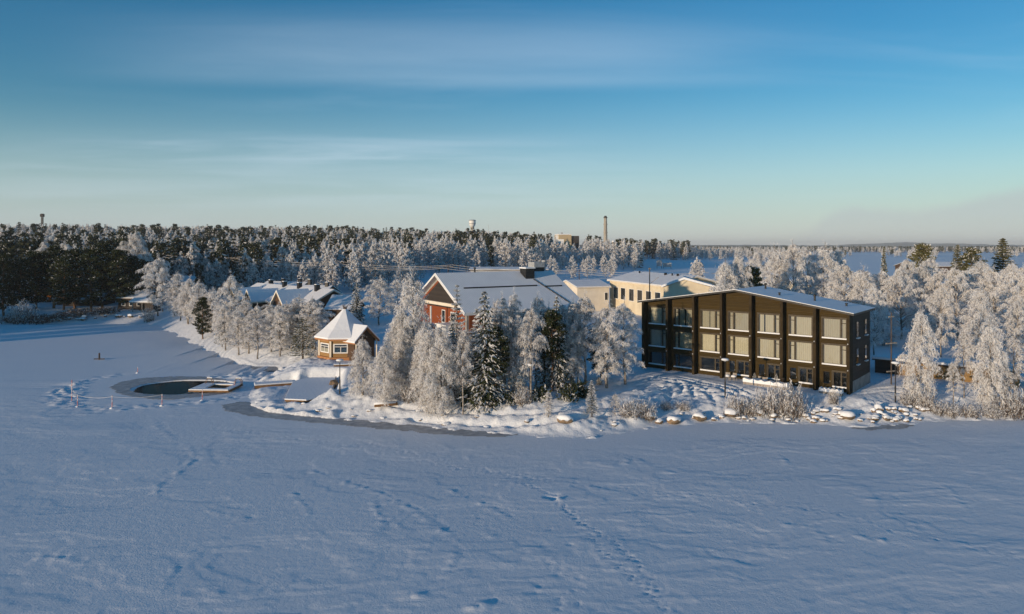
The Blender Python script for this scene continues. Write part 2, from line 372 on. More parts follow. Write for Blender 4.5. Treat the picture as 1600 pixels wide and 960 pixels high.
for k in range(330):                                     # snow lumps along the bank
    px = nr.uniform(395, 1600); t = nr.uniform(0, 1)
    x, y = at(px, np.interp(px, [p for p, q in SHORE_PX[14:]], [q for p, q in SHORE_PX[14:]]) - 4 - 26 * t ** 1.3, .8)
    dimple(Z, xs, ys, x, y, nr.uniform(.25, .6), nr.uniform(.0, .24))
for k in range(260):                                     # heaps by the jetty
    x, y = at(nr.uniform(400, 520), nr.uniform(566, 640), 1.2); dimple(Z, xs, ys, x, y, nr.uniform(.3, 1.0), nr.uniform(.0, .28))
for px, py, r, h in ((462, 573, 2.4, .5), (480, 572, 1.8, .3), (1225, 655, 2, .2)):
    x, y = at(px, py, 1.4); dimple(Z, xs, ys, x, y, r, h)
DECK = [at(p, q, .95) for p, q in ((445, 623), (479, 624.5), (518, 616), (525, 590), (480, 590), (458, 596))]
WALK = (at(398, 604.5, .35), at(458, 597.5, .6))
def flatten(pts, z, r):
    c = np.full(Xg.shape, 1e9)
    for x, y in resample(np.array(pts + [pts[0]]), .6): c = np.minimum(c, np.hypot(Xg - x, Yg - y))
    ins = np.zeros(Xg.shape, bool); n = len(pts)
    for i in range(n):
        ax, ay = pts[i]; bx, by = pts[(i + 1) % n]
        if ay != by: ins ^= ((ay > Yg) != (by > Yg)) & (Xg < (bx - ax) * (Yg - ay) / (by - ay) + ax)
    w = np.where(ins, 1, sstep(r, 0, c)); return np.where(Z > z, Z * (1 - w) + z * w, Z)
Z = flatten([at(p, q, .5) for p, q in ((399, 607), (446, 602), (444, 628), (428, 640), (404, 634), (397, 620))], .42 + .25 * fbm(Xg * .9, Yg * .9, 77, 3), 1.5)
Z = flatten(DECK, .42, 1.6)
wv = np.array(WALK[1]) - np.array(WALK[0]); wn = np.array([-wv[1], wv[0]]) / np.hypot(*wv)
Z = flatten([tuple(np.array(WALK[0]) - wn * .6), tuple(np.array(WALK[1]) - wn * .6), tuple(np.array(WALK[1]) + wn * 1.8), tuple(np.array(WALK[0]) + wn * 1.8)], .05, 1.2)
Z = np.where((D < -.6) & ((Xg + 78) * SUNL[0] + (Yg + 22) * SUNL[1] > 20), np.minimum(Z, -.35), Z)
ground = grid_mesh('ground', xs, ys, Z, M['snow']); tag(ground, kind='structure')
GX, GY, GZ = xs, ys, Z
def gtop(x, y):
    """height of the finished ground"""
    i = int(np.clip(np.searchsorted(GX, x) - 1, 0, len(GX) - 2)); j = int(np.clip(np.searchsorted(GY, y) - 1, 0, len(GY) - 2))
    fx = (x - GX[i]) / (GX[i + 1] - GX[i]); fy = (y - GY[j]) / (GY[j + 1] - GY[j])
    return float((GZ[j, i] * (1 - fx) + GZ[j, i + 1] * fx) * (1 - fy) + (GZ[j + 1, i] * (1 - fx) + GZ[j + 1, i + 1] * fx) * fy)
# ------------------------------------------------------------------ frozen lake
xs = np.unique(np.round(np.concatenate([axis_lines(-32, 34, .17, -1500, 1500, 1.10), np.arange(-64, -32, .32), np.arange(34, 66, .32)]), 2))
ys = np.unique(np.round(np.concatenate([axis_lines(32, 58, .17, -700, 700, 1.12), np.arange(58, 108, .25)]), 2))
xs = xs[np.concatenate([[True], np.diff(xs) > .1])]; ys = ys[np.concatenate([[True], np.diff(ys) > .1])]
Xg, Yg = np.meshgrid(xs, ys); D = -shore_dist(Xg, Yg).reshape(Xg.shape)
calm = sstep(1.0, 9, D); fade = sstep(200, 100, np.hypot(Xg, Yg))
wx = Xg + 3 * (fbm(Xg * .12, Yg * .12, 31, 3) - .5); wy = Yg + 3 * (fbm(Xg * .12, Yg * .12, 41, 3) - .5)
n1 = fbm(wx * .085, wy * .16, 51, 4)
scarp = sum(sstep(a, a + .012, n1) for a in (.40, .50, .60)) * .05
drift = fbm(wx * .42 + .25 * wy, wy * 1.3 - .2 * wx, 61, 4); patch = sstep(.42, .62, fbm(Xg * .07, Yg * .07, 71, 2))
sast = sstep(.56, .64, drift) * .05 * (.2 + .8 * patch)
fine = (fbm(Xg * 1.7, Yg * 2.2, 81, 3) - .5) * .03
Z = (fbm(Xg * .05, Yg * .05, 91, 2) - .5) * .10 * calm + fade * calm * .42 * (scarp - .09 + sast + fine)
def trail(pts, gap, r, h, side, jit=.05, rough=0):
    P = resample(smooth_line(polyline_px(pts, 0)), gap)
    for i in range(1, len(P)):
        t = P[i] - P[i - 1]; t /= max(1e-6, np.hypot(*t)); n_ = np.array([-t[1], t[0]]); sgn = 1 if i % 2 else -1
        p = P[i] + n_ * side * sgn + nr.normal(0, jit, 2)
        dimple(Z, xs, ys, p[0], p[1], r * nr.uniform(.8, 1.2), h * .55 * nr.uniform(.7, 1.2), .5)
T1 = [(800, 752), (840, 762), (868, 778), (905, 812), (945, 838), (985, 872), (1020, 912), (1050, 945), (1075, 975)]
T2 = [(868, 782), (895, 808), (922, 832), (938, 862), (985, 902), (1020, 930), (1045, 965)]
for T in (T1, T2): trail(T, .40, .15, -.13, .11, .07)
for k in range(14):
    x, y = at(nr.normal(868, 5), nr.normal(780, 4), 0); dimple(Z, xs, ys, x, y, .25, nr.uniform(-.15, .12))
T3 = [(560, 690), (640, 705), (700, 722), (760, 735), (820, 745), (980, 765), (1150, 782), (1260, 795), (1330, 808), (1400, 832), (1500, 850), (1620, 875)]
trail(T3, .43, .15, -.08, .16, .14); trail([(p, q + 3) for p, q in T3], .8, .16, -.07, .2, .3)
trail([(330, 668), (430, 680), (560, 700), (660, 722), (760, 738), (830, 748)], .5, .16, -.08, .2, .25)
def drift_edge(pts, h, w):
    for x, y in resample(smooth_line(polyline_px(pts, 0)), .25):
        dimple(Z, xs, ys, x + nr.normal(0, .12), y + nr.normal(0, .12), w * nr.uniform(.6, 1.4), h * .7 * nr.uniform(-.5, 1.1)); dimple(Z, xs, ys, x + .35 + nr.normal(0, .1), y + .3, w * nr.uniform(.5, 1), -h * nr.uniform(-.3, .6))
for pts in ([(240, 655), (252, 675), (290, 695), (305, 712), (298, 725), (270, 742), (243, 762), (243, 778)], [(480, 735), (530, 752), (590, 770), (650, 800), (700, 832), (718, 860), (705, 885), (680, 905)], [(735, 800), (750, 820), (770, 840)], [(455, 770), (475, 790), (485, 808)], [(580, 780), (590, 812), (610, 830)],
            [(1205, 700), (1222, 715), (1240, 735)], [(700, 765), (760, 790), (800, 812)], [(60, 870), (110, 876), (140, 885)], [(330, 800), (365, 812), (400, 808)], [(1270, 822), (1290, 850)], [(1480, 760), (1510, 790), (1530, 820)]): drift_edge(pts, .05, .22)
for k in range(40):
    x, y = at(nr.normal(875, 25), nr.normal(905, 30), 0); dimple(Z, xs, ys, x, y, nr.uniform(.1, .18), nr.uniform(-.07, .02))
def chunks(px, py, n, sx, sy, hmax, r0=.12, r1=.4):
    for k in range(n):
        x, y = at(px + nr.normal(0, sx), py + nr.normal(0, sy), 0); dimple(Z, xs, ys, x, y, nr.uniform(r0, r1), nr.uniform(.02, hmax * .6))
for px, py in ((750, 948), (765, 946), (742, 953), (650, 932), (990, 720), (980, 722), (1365, 779), (1345, 842), (1370, 846), (1240, 822), (1500, 664), (1440, 690)):
    chunks(px, py, 4, 9, 2.0, .09, .12, .35)
# trodden ring round the ice hole, heaps of ice lumps
ring = smooth_line(polyline_px([(330, 577), (280, 578), (215, 582), (150, 590), (110, 602), (85, 613), (95, 628), (130, 636), (180, 640), (250, 633), (320, 627), (380, 620)], 0))
for x, y in resample(ring, .12):
    for k in range(2): dimple(Z, xs, ys, x + nr.normal(0, .6), y + nr.normal(0, .8), nr.uniform(.14, .3), nr.uniform(-.09, .10))
for k in range(420):
    x, y = at(nr.normal(103, 14), nr.normal(611, 12), 0); dimple(Z, xs, ys, x, y, nr.uniform(.15, .32), nr.uniform(-.12, .16))
for k in range(160):
    x, y = at(nr.normal(380, 22), nr.normal(590, 7), 0); dimple(Z, xs, ys, x, y, nr.uniform(.2, .6), nr.uniform(.0, .25))
POND = np.array([-46.2, 98.0]); PA, PB = 7.0, 5.1
th = np.arctan2((Yg - POND[1]) / PB, (Xg - POND[0]) / PA)
rr = np.hypot((Xg - POND[0]) / PA, (Yg - POND[1]) / PB) / (1 + .03 * np.sin(3 * th + 1) + .015 * np.sin(7 * th))
flatp = sstep(1.55, 1.25, rr); Z = Z * (1 - flatp)
Z -= sstep(1.0, .97, rr) * .9
Z = np.where(D < -1.5, -.9, Z)
lake = grid_mesh('lake', xs, ys, Z, M['lake']); tag(lake, kind='structure')
m = MB(); m.poly([(POND[0] + 8.6 * math.cos(t), POND[1] + 6.6 * math.sin(t), -.14) for t in np.linspace(0, 2 * math.pi, 48, endpoint=False)])
tag(m.build('water', M['water']), kind='structure')
# wet grey slush along the shore: sheets a few millimetres above the ice
def slush(pts, seed, z=.02, inner=None):
    P = smooth_line(polyline_px(pts + [pts[0]], 0), 2)
    P = resample(P, .5)
    P = P + np.stack([vnoise(P[:, 0] * 1.3, P[:, 1] * 1.3, seed) - .5, vnoise(P[:, 0] * 1.3, P[:, 1] * 1.3, seed + 1) - .5], 1) * .7
    x0, y0 = P.min(0); x1, y1 = P.max(0); gx = np.arange(x0, x1, .25); gy = np.arange(y0, y1, .25)
    A, B = np.meshgrid(gx, gy); ins = np.zeros(A.shape, bool); n = len(P)
    for i in range(n):
        ax, ay = P[i]; bx, by = P[(i + 1) % n]
        if ay == by: continue
        ins ^= ((ay > B) != (by > B)) & (A < (bx - ax) * (B - ay) / (by - ay) + ax)
    if inner is not None: ins &= ~inner(A, B)
    cell = ins[:-1, :-1] & ins[1:, :-1] & ins[:-1, 1:] & ins[1:, 1:]
    idx = np.arange(A.size).reshape(A.shape)
    F = np.stack([idx[:-1, :-1][cell], idx[:-1, 1:][cell], idx[1:, 1:][cell], idx[1:, :-1][cell]], 1)
    used, inv = np.unique(F, return_inverse=True)
    zz = z + .05 * (fbm(A * 2.0, B * 2.0, seed, 3) - .3)
    V = np.stack([A.ravel(), B.ravel(), zz.ravel()], 1)[used]
    o = link('slush_ice', mesh_np('slush_ice', V, inv.reshape(F.shape), [M['slush']], smooth=True)); return tag(o, kind='structure')
slush([(344, 634), (372, 628), (395, 628), (410, 642), (470, 646), (560, 655), (640, 662), (720, 670), (800, 676), (812, 680), (770, 684), (700, 680.5), (620, 673), (540, 666), (450, 657), (390, 652), (355, 644)], 5)
slush([(1322, 669), (1345, 665), (1424, 662), (1428, 667), (1390, 673), (1345, 673.5)], 9)
slush([(388, 573), (410, 570), (440, 571), (452, 579), (420, 581), (395, 578)], 15)
slush([(172, 604), (190, 596), (230, 590), (290, 588), (345, 590), (370, 600), (360, 614), (310, 622), (255, 626), (205, 622), (178, 613)], 19, .015,
      lambda A, B: np.hypot((A - POND[0]) / PA, (B - POND[1]) / PB) < 1.02)
# ------------------------------------------------------------------ far wooded hills on the horizon
def hill_ridge(dist, pts, seed, depth):
    u = np.linspace(-900, 2600, 500); yy = np.linspace(0, 1, 14)
    H = np.interp(u, [p for p, q in pts], [q for p, q in pts]); H = CAMH + H * dist / FPX
    H = H + (fbm(u * .02, u * 0, seed, 4) - .5) * 14 * dist / 5000 + (fbm(u * .4, u * 0, seed + 3, 2) - .5) * 8 * dist / 5000
    U, T = np.meshgrid(u, yy); prof = np.sin(T * math.pi * .5) ** .8
    dd = dist + depth * T
    X = (U - 800) / FPX * dd; Zh = 3 + (H[None, :] - 3) * prof
    i = np.arange(U.size).reshape(U.shape)
    F = np.stack([i[:-1, :-1].ravel(), i[:-1, 1:].ravel(), i[1:, 1:].ravel(), i[1:, :-1].ravel()], 1)
    return tag(link('hills', mesh_np('hills', np.stack([X.ravel(), dd.ravel(), Zh.ravel()], 1), F, [M['hills']], smooth=True)), kind='structure')
hill_ridge(3600, [(-900, 2), (1000, 1.0), (1150, .5), (1400, -1.2), (1600, -1), (2600, 0)], 3, 800)
hill_ridge(6500, [(-900, 2), (1100, 1.5), (1270, 1.0), (1340, 3.0), (1420, 6.2), (1470, 4.2), (1560, 2.2), (1600, 2.2), (2600, 3)], 8, 1500)
# ------------------------------------------------------------------ haze (one box of air)
HAZE = .00012
hz = MB().box(-9500, 9500, -800, 9500, -4, 75).build('haze', None); tag(hz, kind='stuff')
k = N('haze_air'); k.t.nodes.remove(k.b); pv = k.n('ShaderNodeVolumePrincipled'); pv.inputs['Color'].default_value = (.88, .93, 1, 1)
pv.inputs['Density'].default_value = HAZE; pv.inputs['Anisotropy'].default_value = 0
k.l(pv.outputs[0], k.t.nodes['Material Output'].inputs['Volume']); hz.data.materials.clear(); hz.data.materials.append(k.m)
# ------------------------------------------------------------------ sky and sun
SUN_E = R(6.2)
az = math.atan2(-SUNL[0], -SUNL[1])                # compass angle of the sun, from +Y towards +X
W = bpy.data.worlds.new('World'); S.world = W; W.use_nodes = True
t = W.node_tree; bg = t.nodes['Background']; bg.inputs['Strength'].default_value = .15
sky = t.nodes.new('ShaderNodeTexSky'); sky.sky_type = 'NISHITA'; sky.sun_disc = False; sky.sun_elevation = SUN_E; sky.sun_rotation = az
sky.altitude = 0; sky.air_density = 1.0; sky.dust_density = 0; sky.ozone_density = 2.7
hs = t.nodes.new('ShaderNodeHueSaturation'); hs.inputs['Hue'].default_value = .5; hs.inputs['Saturation'].default_value = 1.3
t.links.new(sky.outputs[0], hs.inputs['Color'])
# thin cirrus streaks and a low cloud bank, laid on the sky by direction
tc = t.nodes.new('ShaderNodeTexCoord'); sp = t.nodes.new('ShaderNodeSeparateXYZ'); t.links.new(tc.outputs['Generated'], sp.inputs[0])
def wm(op, a, b=None, c=None, clamp=False):
    x = t.nodes.new('ShaderNodeMath'); x.operation = op; x.use_clamp = clamp
    for i, v in enumerate((a, b, c)):
        if v is None: continue
        if isinstance(v, (int, float)): x.inputs[i].default_value = v
        else: t.links.new(v, x.inputs[i])
    return x.outputs[0]
def wr(v, a, b, c=0, d=1, sm=True):
    x = t.nodes.new('ShaderNodeMapRange'); x.interpolation_type = 'SMOOTHSTEP' if sm else 'LINEAR'
    t.links.new(v, x.inputs[0])
    for i, q in enumerate((a, b, c, d)): x.inputs[1 + i].default_value = q
    return x.outputs[0]
dy = wm('MAXIMUM', sp.outputs[1], .05); u = wm('DIVIDE', sp.outputs[0], dy); v = wm('DIVIDE', sp.outputs[2], dy); front = wr(sp.outputs[1], .05, .2)
def wnoise(su, sv, scale, detail=6, off=0, dist=0, rough=.55):
    c = t.nodes.new('ShaderNodeCombineXYZ'); t.links.new(wm('MULTIPLY', u, su), c.inputs[0]); t.links.new(wm('MULTIPLY', v, sv), c.inputs[1]); c.inputs[2].default_value = off
    n_ = t.nodes.new('ShaderNodeTexNoise'); n_.inputs['Scale'].default_value = scale; n_.inputs['Detail'].default_value = detail; n_.inputs['Distortion'].default_value = dist; n_.inputs['Roughness'].default_value = rough
    t.links.new(c.outputs[0], n_.inputs['Vector']); return n_.outputs['Fac']
def band(vc, w0, w1, u0, u1, us, nz, a, slope=0, curve=0):
    vv = wm('SUBTRACT', v, wm('MULTIPLY_ADD', u, slope, vc))
    if curve: vv = wm('MULTIPLY_ADD', wm('MULTIPLY', u, u), curve, vv)
    lo = wr(vv, -w0, 0); hi = wr(vv, w1, w1 * .2); k_ = wm('MULTIPLY', lo, hi)
    k_ = wm('MULTIPLY', k_, wm('MULTIPLY', wr(u, u0, u0 + us), wr(u, u1, u1 - us)))
    return wm('MULTIPLY', wm('MULTIPLY', k_, nz), a)
nA = wr(wnoise(.7, 6, 1.8, 5, 1.0, .3), .1, .8); nB = wr(wnoise(1.0, 14, 3.0, 7, 4.0, .4), .3, .75)
c1 = band(.243, .025, .13, -.75, .55, .5, nA, .26, 0, -.03)
c2 = band(.125, .012, .045, -.75, .15, .3, nB, .22, -.01)
c3 = band(.08, .05, .10, -.9, .3, .3, nB, .18)
wisp = wm('MULTIPLY', wr(wnoise(.8, 7, 1.6, 8, 8.0, .5), .52, .8), .10)
cir = wm('MULTIPLY', wm('ADD', wm('ADD', c1, c2), wm('ADD', c3, wisp), clamp=True), front)
# the bank
top = wm('ADD', wm('MULTIPLY', wr(u, .36, .50), .058), wm('MULTIPLY', wr(u, .58, .80), .04))
top = wm('ADD', top, wm('MULTIPLY_ADD', wnoise(1, 0.3, 11, 6, 2.0), .034, -.017))
bk = wm('MULTIPLY', wr(wm('SUBTRACT', top, v), -.006, .016), wr(v, -.02, .0)); bk = wm('MULTIPLY', wm('MULTIPLY', bk, front), wr(v, .0, .06, .2, .5))
def wmix(fac, a, col):
    x = t.nodes.new('ShaderNodeMix'); x.data_type = 'RGBA'; t.links.new(fac, x.inputs[0]); t.links.new(a, x.inputs[6]); x.inputs[7].default_value = (*col, 1); return x.outputs[2]
CIR_COL = (4.6, 5.4, 6.2); BANK_COL = (3.0, 3.25, 3.5)
veil = wm('MULTIPLY', wr(v, .24, -.04, 0, 1), .80); sk = wmix(veil, hs.outputs[0], (3.2, 3.85, 4.55)); sk = wmix(cir, sk, CIR_COL); sk = wmix(bk, sk, BANK_COL)
t.links.new(sk, bg.inputs['Color'])
sun = bpy.data.lights.new('sun', 'SUN'); sun.energy = 4.1; sun.angle = R(.7); sun.color = (1, .78, .54)
so = bpy.data.objects.new('sun', sun); COL.objects.link(so)
dirv = Vector((SUNL[0] * math.cos(SUN_E), SUNL[1] * math.cos(SUN_E), -math.sin(SUN_E)))
so.rotation_euler = dirv.to_track_quat('-Z', 'Y').to_euler(); so.location = (-100, -100, 60)
S.view_settings.view_transform = 'Standard'; S.view_settings.look = 'None'; S.view_settings.exposure = 0.10; S.view_settings.gamma = 1
S.view_settings.use_curve_mapping = False
S.render.engine = 'CYCLES'; cy = S.cycles
cy.max_bounces = 5; cy.diffuse_bounces = 3; cy.glossy_bounces = 3; cy.transmission_bounces = 3; cy.transparent_max_bounces = 8; cy.volume_bounces = 0
cy.use_denoising = True; cy.caustics_reflective = False; cy.caustics_refractive = False; cy.sample_clamp_indirect = 6
# ------------------------------------------------------------------ trees: prototypes are meshes ten metres tall
def quads(C, A, Wd, taper=.45):
    """C centres, A half axes, Wd half widths -> tapered quads"""
    n = len(C); V = np.empty((n, 4, 3))
    V[:, 0] = C - A - Wd; V[:, 1] = C - A + Wd; V[:, 2] = C + A + Wd * taper; V[:, 3] = C + A - Wd * taper
    return V.reshape(-1, 3), np.arange(4 * n).reshape(n, 4)
def unit(a): return a / np.maximum(1e-9, np.linalg.norm(a, axis=-1, keepdims=True))
def tubes(paths, n=5):
    V = []; F = []; base = 0
    for P, rad in paths:
        P = np.asarray(P, float); m = len(P); T = np.gradient(P, axis=0); T = unit(T)
        ref = np.where(np.abs(T[:, 2:3]) < .9, [[0, 0, 1.0]], [[1.0, 0, 0]]); X = unit(np.cross(T, ref)); Y = np.cross(T, X)
        a = np.linspace(0, 2 * np.pi, n, endpoint=False); rad = np.asarray(rad, float)
        ring = P[:, None] + (X[:, None] * np.cos(a)[None, :, None] + Y[:, None] * np.sin(a)[None, :, None]) * rad[:, None, None]
        V.append(ring.reshape(-1, 3)); i = np.arange(m - 1)[:, None] * n; k = np.arange(n)[None]
        q = np.stack([i + k, i + (k + 1) % n, i + n + (k + 1) % n, i + n + k], -1).reshape(-1, 4) + base
        F.append(q); base += m * n
    return np.vstack(V), np.vstack(F)
def trunk_path(r, h, wob, n=9):
    z = np.linspace(-.4, h, n); o = np.cumsum(r.normal(0, wob, (n, 2)), 0); o -= o[0]
    return np.stack([o[:, 0], o[:, 1], z], 1)
def lerp_path(P, z): return np.stack([np.interp(z, P[:, 2], P[:, 0]), np.interp(z, P[:, 2], P[:, 1]), z], -1)
def birch(name, seed, rw=1.6, cb=.12, nl=44, ns=15, nq=13, droop=1.0, ql=.24, qw=.016, brown=.10, up=1.0, shape=.6, split=True, upright=0):
    r = np.random.default_rng(seed); h = 10.0; P = trunk_path(r, h * .97, .05)
    tp = [(P, np.linspace(.13, .015, len(P)))]
    C = []; A = []; Wd = []; mi = []
    for i in range(nl):
        q = (i + r.uniform(.2, .8)) / nl; z0 = h * (cb + (.95 - cb) * q * .92); a = i * 2.399 + r.normal(0, .35)
        prof = (1 - q ** 2.2) ** .75 * (shape + (1 - shape) * min(1, q / .3)); L = max(.35, rw * prof * r.uniform(.62, 1.22))
        d = np.array([math.cos(a), math.sin(a)]); s = np.linspace(0, 1, 6); st = lerp_path(P, np.array([z0]))[0]
        rise = L * (.75 + .8 * q + upright) * up; path = np.stack([st[0] + d[0] * L * s ** .9, st[1] + d[1] * L * s ** .9, st[2] + rise * s - (rise * .42 + .25 * L * droop) * s ** 2.4], 1)
        path[1:] += r.normal(0, .05, (5, 3)); tp.append((path, np.linspace(.035, .007, 6) * (1.3 - .7 * q)))
        k = max(3, int(ns * (.45 + .75 * L / rw)))
        ss = r.uniform(.18, 1.02, k) ** .8; base = np.stack([np.interp(ss, s, path[:, j]) for j in range(3)], 1)
        az = a + r.normal(0, 1.0, k); hd = np.stack([np.cos(az), np.sin(az), np.zeros(k)], 1)
        ls = r.uniform(.45, 1.0, k) * (.62 + .4 * droop); nn = max(4, int(nq))
        t = (np.arange(nn)[None] + r.uniform(0, 1, (k, nn))) / nn
        hx = ls[:, None] * (.62 * t - .18 * droop * t ** 2); dz = ls[:, None] * (.30 * t * (1 + upright) - 1.05 * droop * t ** 1.7)
        c = base[:, None] + hd[:, None] * hx[..., None]; c[..., 2] += dz
        tang = hd[:, None] * (.62 - .36 * droop * t)[..., None]; tang = tang + 0; tang[..., 2] += .30 * (1 + upright) - 1.78 * droop * t ** .7
        c = c.reshape(-1, 3) + r.normal(0, .055, (k * nn, 3)); tang = unit(unit(tang.reshape(-1, 3)) + r.normal(0, .55, (k * nn, 3)))
        w = unit(np.cross(tang, r.normal(0, 1, c.shape)))
        m = len(c); C.append(c); A.append(tang * (ql / 2 * r.uniform(.6, 1.4, (m, 1)))); Wd.append(w * (qw * r.uniform(.55, 1.4, (m, 1)))); mi.append((r.uniform(0, 1, m) < brown).astype(int))
    # leader
    m = 60; c = lerp_path(P, r.uniform(8.2, 9.9, m)) + r.normal(0, .12, (m, 3)); C.append(c); A.append(unit(r.normal(0, 1, (m, 3)) * [.5, .5, 1]) * ql * .55); Wd.append(unit(r.normal(0, 1, (m, 3))) * qw); mi.append(np.zeros(m, int))
    C = np.vstack(C); V, F = quads(C, np.vstack(A), np.vstack(Wd))
    tv, tf = tubes(tp)
    crown = mesh_np(name + '_crown', V, F, [M['frost'], M['twig']], np.concatenate(mi)); trunk = mesh_np(name + '_trunk', tv, tf, [M['bark']], smooth=True)
    return trunk, crown, rw * 1.12
def one_mesh(name, trunk, crown):
    """trunk and crown in one mesh, for trees too small in view to show their parts"""
    bm = bmesh.new(); bm.from_mesh(crown); n = len(crown.materials)
    k = len(bm.faces); bm.from_mesh(trunk); bm.faces.ensure_lookup_table()
    for f in bm.faces[k:]: f.material_index = n
    me = bpy.data.meshes.new(name); bm.to_mesh(me); bm.free()
    for m in list(crown.materials) + list(trunk.materials): me.materials.append(m)
    return me
def spruce(name, seed, rw=1.7, levels=24, nb=9, frost=.3, mat='needle', cb=.04, ql=.34, qw=.05, bush=1.0, droop=1.0, top_pale=0):
    r = np.random.default_rng(seed); h = 10.0; P = trunk_path(r, h * .98, .015)
    C = []; A = []; Wd = []; mi = []; tp = [(P, np.linspace(.15, .012, len(P)))]
    for i in range(levels):
        q = i / (levels - 1); z0 = h * (cb + (.965 - cb) * q ** .95)
        for b in range(nb):
            a = b * 2 * math.pi / nb + i * .9 + r.normal(0, .25); L = rw * (1 - q) ** .8 * r.uniform(.65, 1.15) + .14
            m = max(5, int(9 * bush * (.4 + L / rw) * 1.4)); t = r.uniform(.12, 1, m); d = np.array([math.cos(a), math.sin(a), 0]); sd = np.array([-d[1], d[0], 0])
            lat = r.normal(0, .16, m) * (1.1 - .6 * t) * L; zz = (.18 - .05 * q) * L * t * (1 + .0) - droop * .42 * L * t ** 1.4 * (1 - .5 * q) + .16 * L * t ** 4
            c = d * (L * t)[:, None] + sd * lat[:, None]; c[:, 2] += z0 + zz - np.abs(r.normal(0, .09, m)) * (1 - .6 * q); c[:, :2] += lerp_path(P, np.array([z0]))[0][:2]
            ax = unit(d + sd * (lat / L * 2.5)[:, None] + r.normal(0, .3, (m, 3)) + [0, 0, -.35 * droop])
            C.append(c); A.append(ax * (ql / 2 * r.uniform(.6, 1.3, (m, 1)))); Wd.append(unit(np.cross(ax, r.normal(0, 1, (m, 3)) + [0, 0, 1.2])) * (qw * r.uniform(.6, 1.4, (m, 1))))
            mi.append((r.uniform(0, 1, m) < frost * (.55 + .7 * t)).astype(int))
    V, F = quads(np.vstack(C), np.vstack(A), np.vstack(Wd)); tv, tf = tubes(tp)
    return mesh_np(name + '_trunk', tv, tf, [M['dark_bark']], smooth=True), mesh_np(name + '_crown', V, F, [M[mat], M['frost']], np.concatenate(mi)), rw * 1.05
def pine(name, seed, rw=1.9, cb=.38, nl=34, m=110, frost=.12, mat='needle', cl=.62, bark='pine_bark', ql=.22, qw=.04):
    r = np.random.default_rng(seed); h = 10.0; P = trunk_path(r, h * .95, .06); tp = [(P, np.linspace(.17, .03, len(P)))]
    C = []; A = []; Wd = []; mi = []
    for i in range(nl):
        q = (i + r.uniform(0, 1)) / nl; z0 = h * (cb + (.93 - cb) * q); a = i * 2.399 + r.normal(0, .4)
        L = rw * (1 - q ** 2.4) ** .6 * (.55 + .45 * min(1, q / .25)) * r.uniform(.5, 1.1); st = lerp_path(P, np.array([z0]))[0]; d = np.array([math.cos(a), math.sin(a), 0])
        s = np.linspace(0, 1, 5); path = st + d * (L * s)[:, None]; path[:, 2] += L * (.35 * s + .15 * s ** 2) * (.3 + q); tp.append((path, np.linspace(.045, .012, 5)))
        for f, k in ((1.0, m), (.62, int(m * .6))):
            cc = np.array([np.interp(f, s, path[:, j]) for j in range(3)]); g = r.normal(0, 1, (k, 3)); g = unit(g) * r.uniform(.25, 1, (k, 1)) ** .5
            c = cc + g * [cl * 1.05, cl * 1.05, cl * .55] * r.uniform(.7, 1.15); ax = unit(g + r.normal(0, .6, (k, 3)) + [0, 0, .3])
            C.append(c); A.append(ax * (ql / 2 * r.uniform(.6, 1.4, (k, 1)))); Wd.append(unit(np.cross(ax, r.normal(0, 1, (k, 3)))) * (qw * r.uniform(.6, 1.4, (k, 1)))); mi.append((r.uniform(0, 1, k) < frost * (1 + g[:, 2])).astype(int))
    V, F = quads(np.vstack(C), np.vstack(A), np.vstack(Wd)); tv, tf = tubes(tp)
    return mesh_np(name + '_trunk', tv, tf, [M[bark]], smooth=True), mesh_np(name + '_crown', V, F, [M[mat], M['frost']], np.concatenate(mi)), rw * 1.25
def shrub(name, seed, rw=1.0, n=120, nq=14, brown=.42, ql=.13, qw=.012, mat='frost', spread=1.15, mat2='twig'):
    """frosted twigs fanning up from the ground, one metre wide and one high"""
    r = np.random.default_rng(seed); C = []; A = []; Wd = []; mi = []; tp = []
    for i in range(n):
        a = r.uniform(0, 2 * math.pi); L = r.uniform(.45, 1.0); lean = r.uniform(.05, spread); b0 = r.normal(0, .26, 2) * rw
        d = np.array([math.cos(a) * lean, math.sin(a) * lean, 1.0]); d /= np.linalg.norm(d)
        t = r.uniform(.12, 1, nq); c = d * (L * t)[:, None]; c[:, :2] += b0; c += r.normal(0, .05, (nq, 3)); c[:, 2] = np.abs(c[:, 2])
        ax = unit(d + r.normal(0, .55, (nq, 3))); C.append(c); A.append(ax * ql / 2 * r.uniform(.6, 1.4, (nq, 1))); Wd.append(unit(np.cross(ax, r.normal(0, 1, (nq, 3)))) * qw * r.uniform(.5, 1.3, (nq, 1))); mi.append((r.uniform(0, 1, nq) < brown * (1.5 - t)).astype(int))
        if i % 3 == 0: tp.append((np.array([[b0[0], b0[1], -.1], [b0[0] + d[0] * L * .5, b0[1] + d[1] * L * .5, d[2] * L * .5], [b0[0] + d[0] * L, b0[1] + d[1] * L, d[2] * L]]), [.014, .009, .004]))
    V, F = quads(np.vstack(C), np.vstack(A), np.vstack(Wd)); tv, tf = tubes(tp, 3)
    return mesh_np(name + '_stem', tv, tf, [M['dark_bark']]), mesh_np(name + '_twigs', V, F, [M[mat], M[mat2]], np.concatenate(mi)), rw * .75
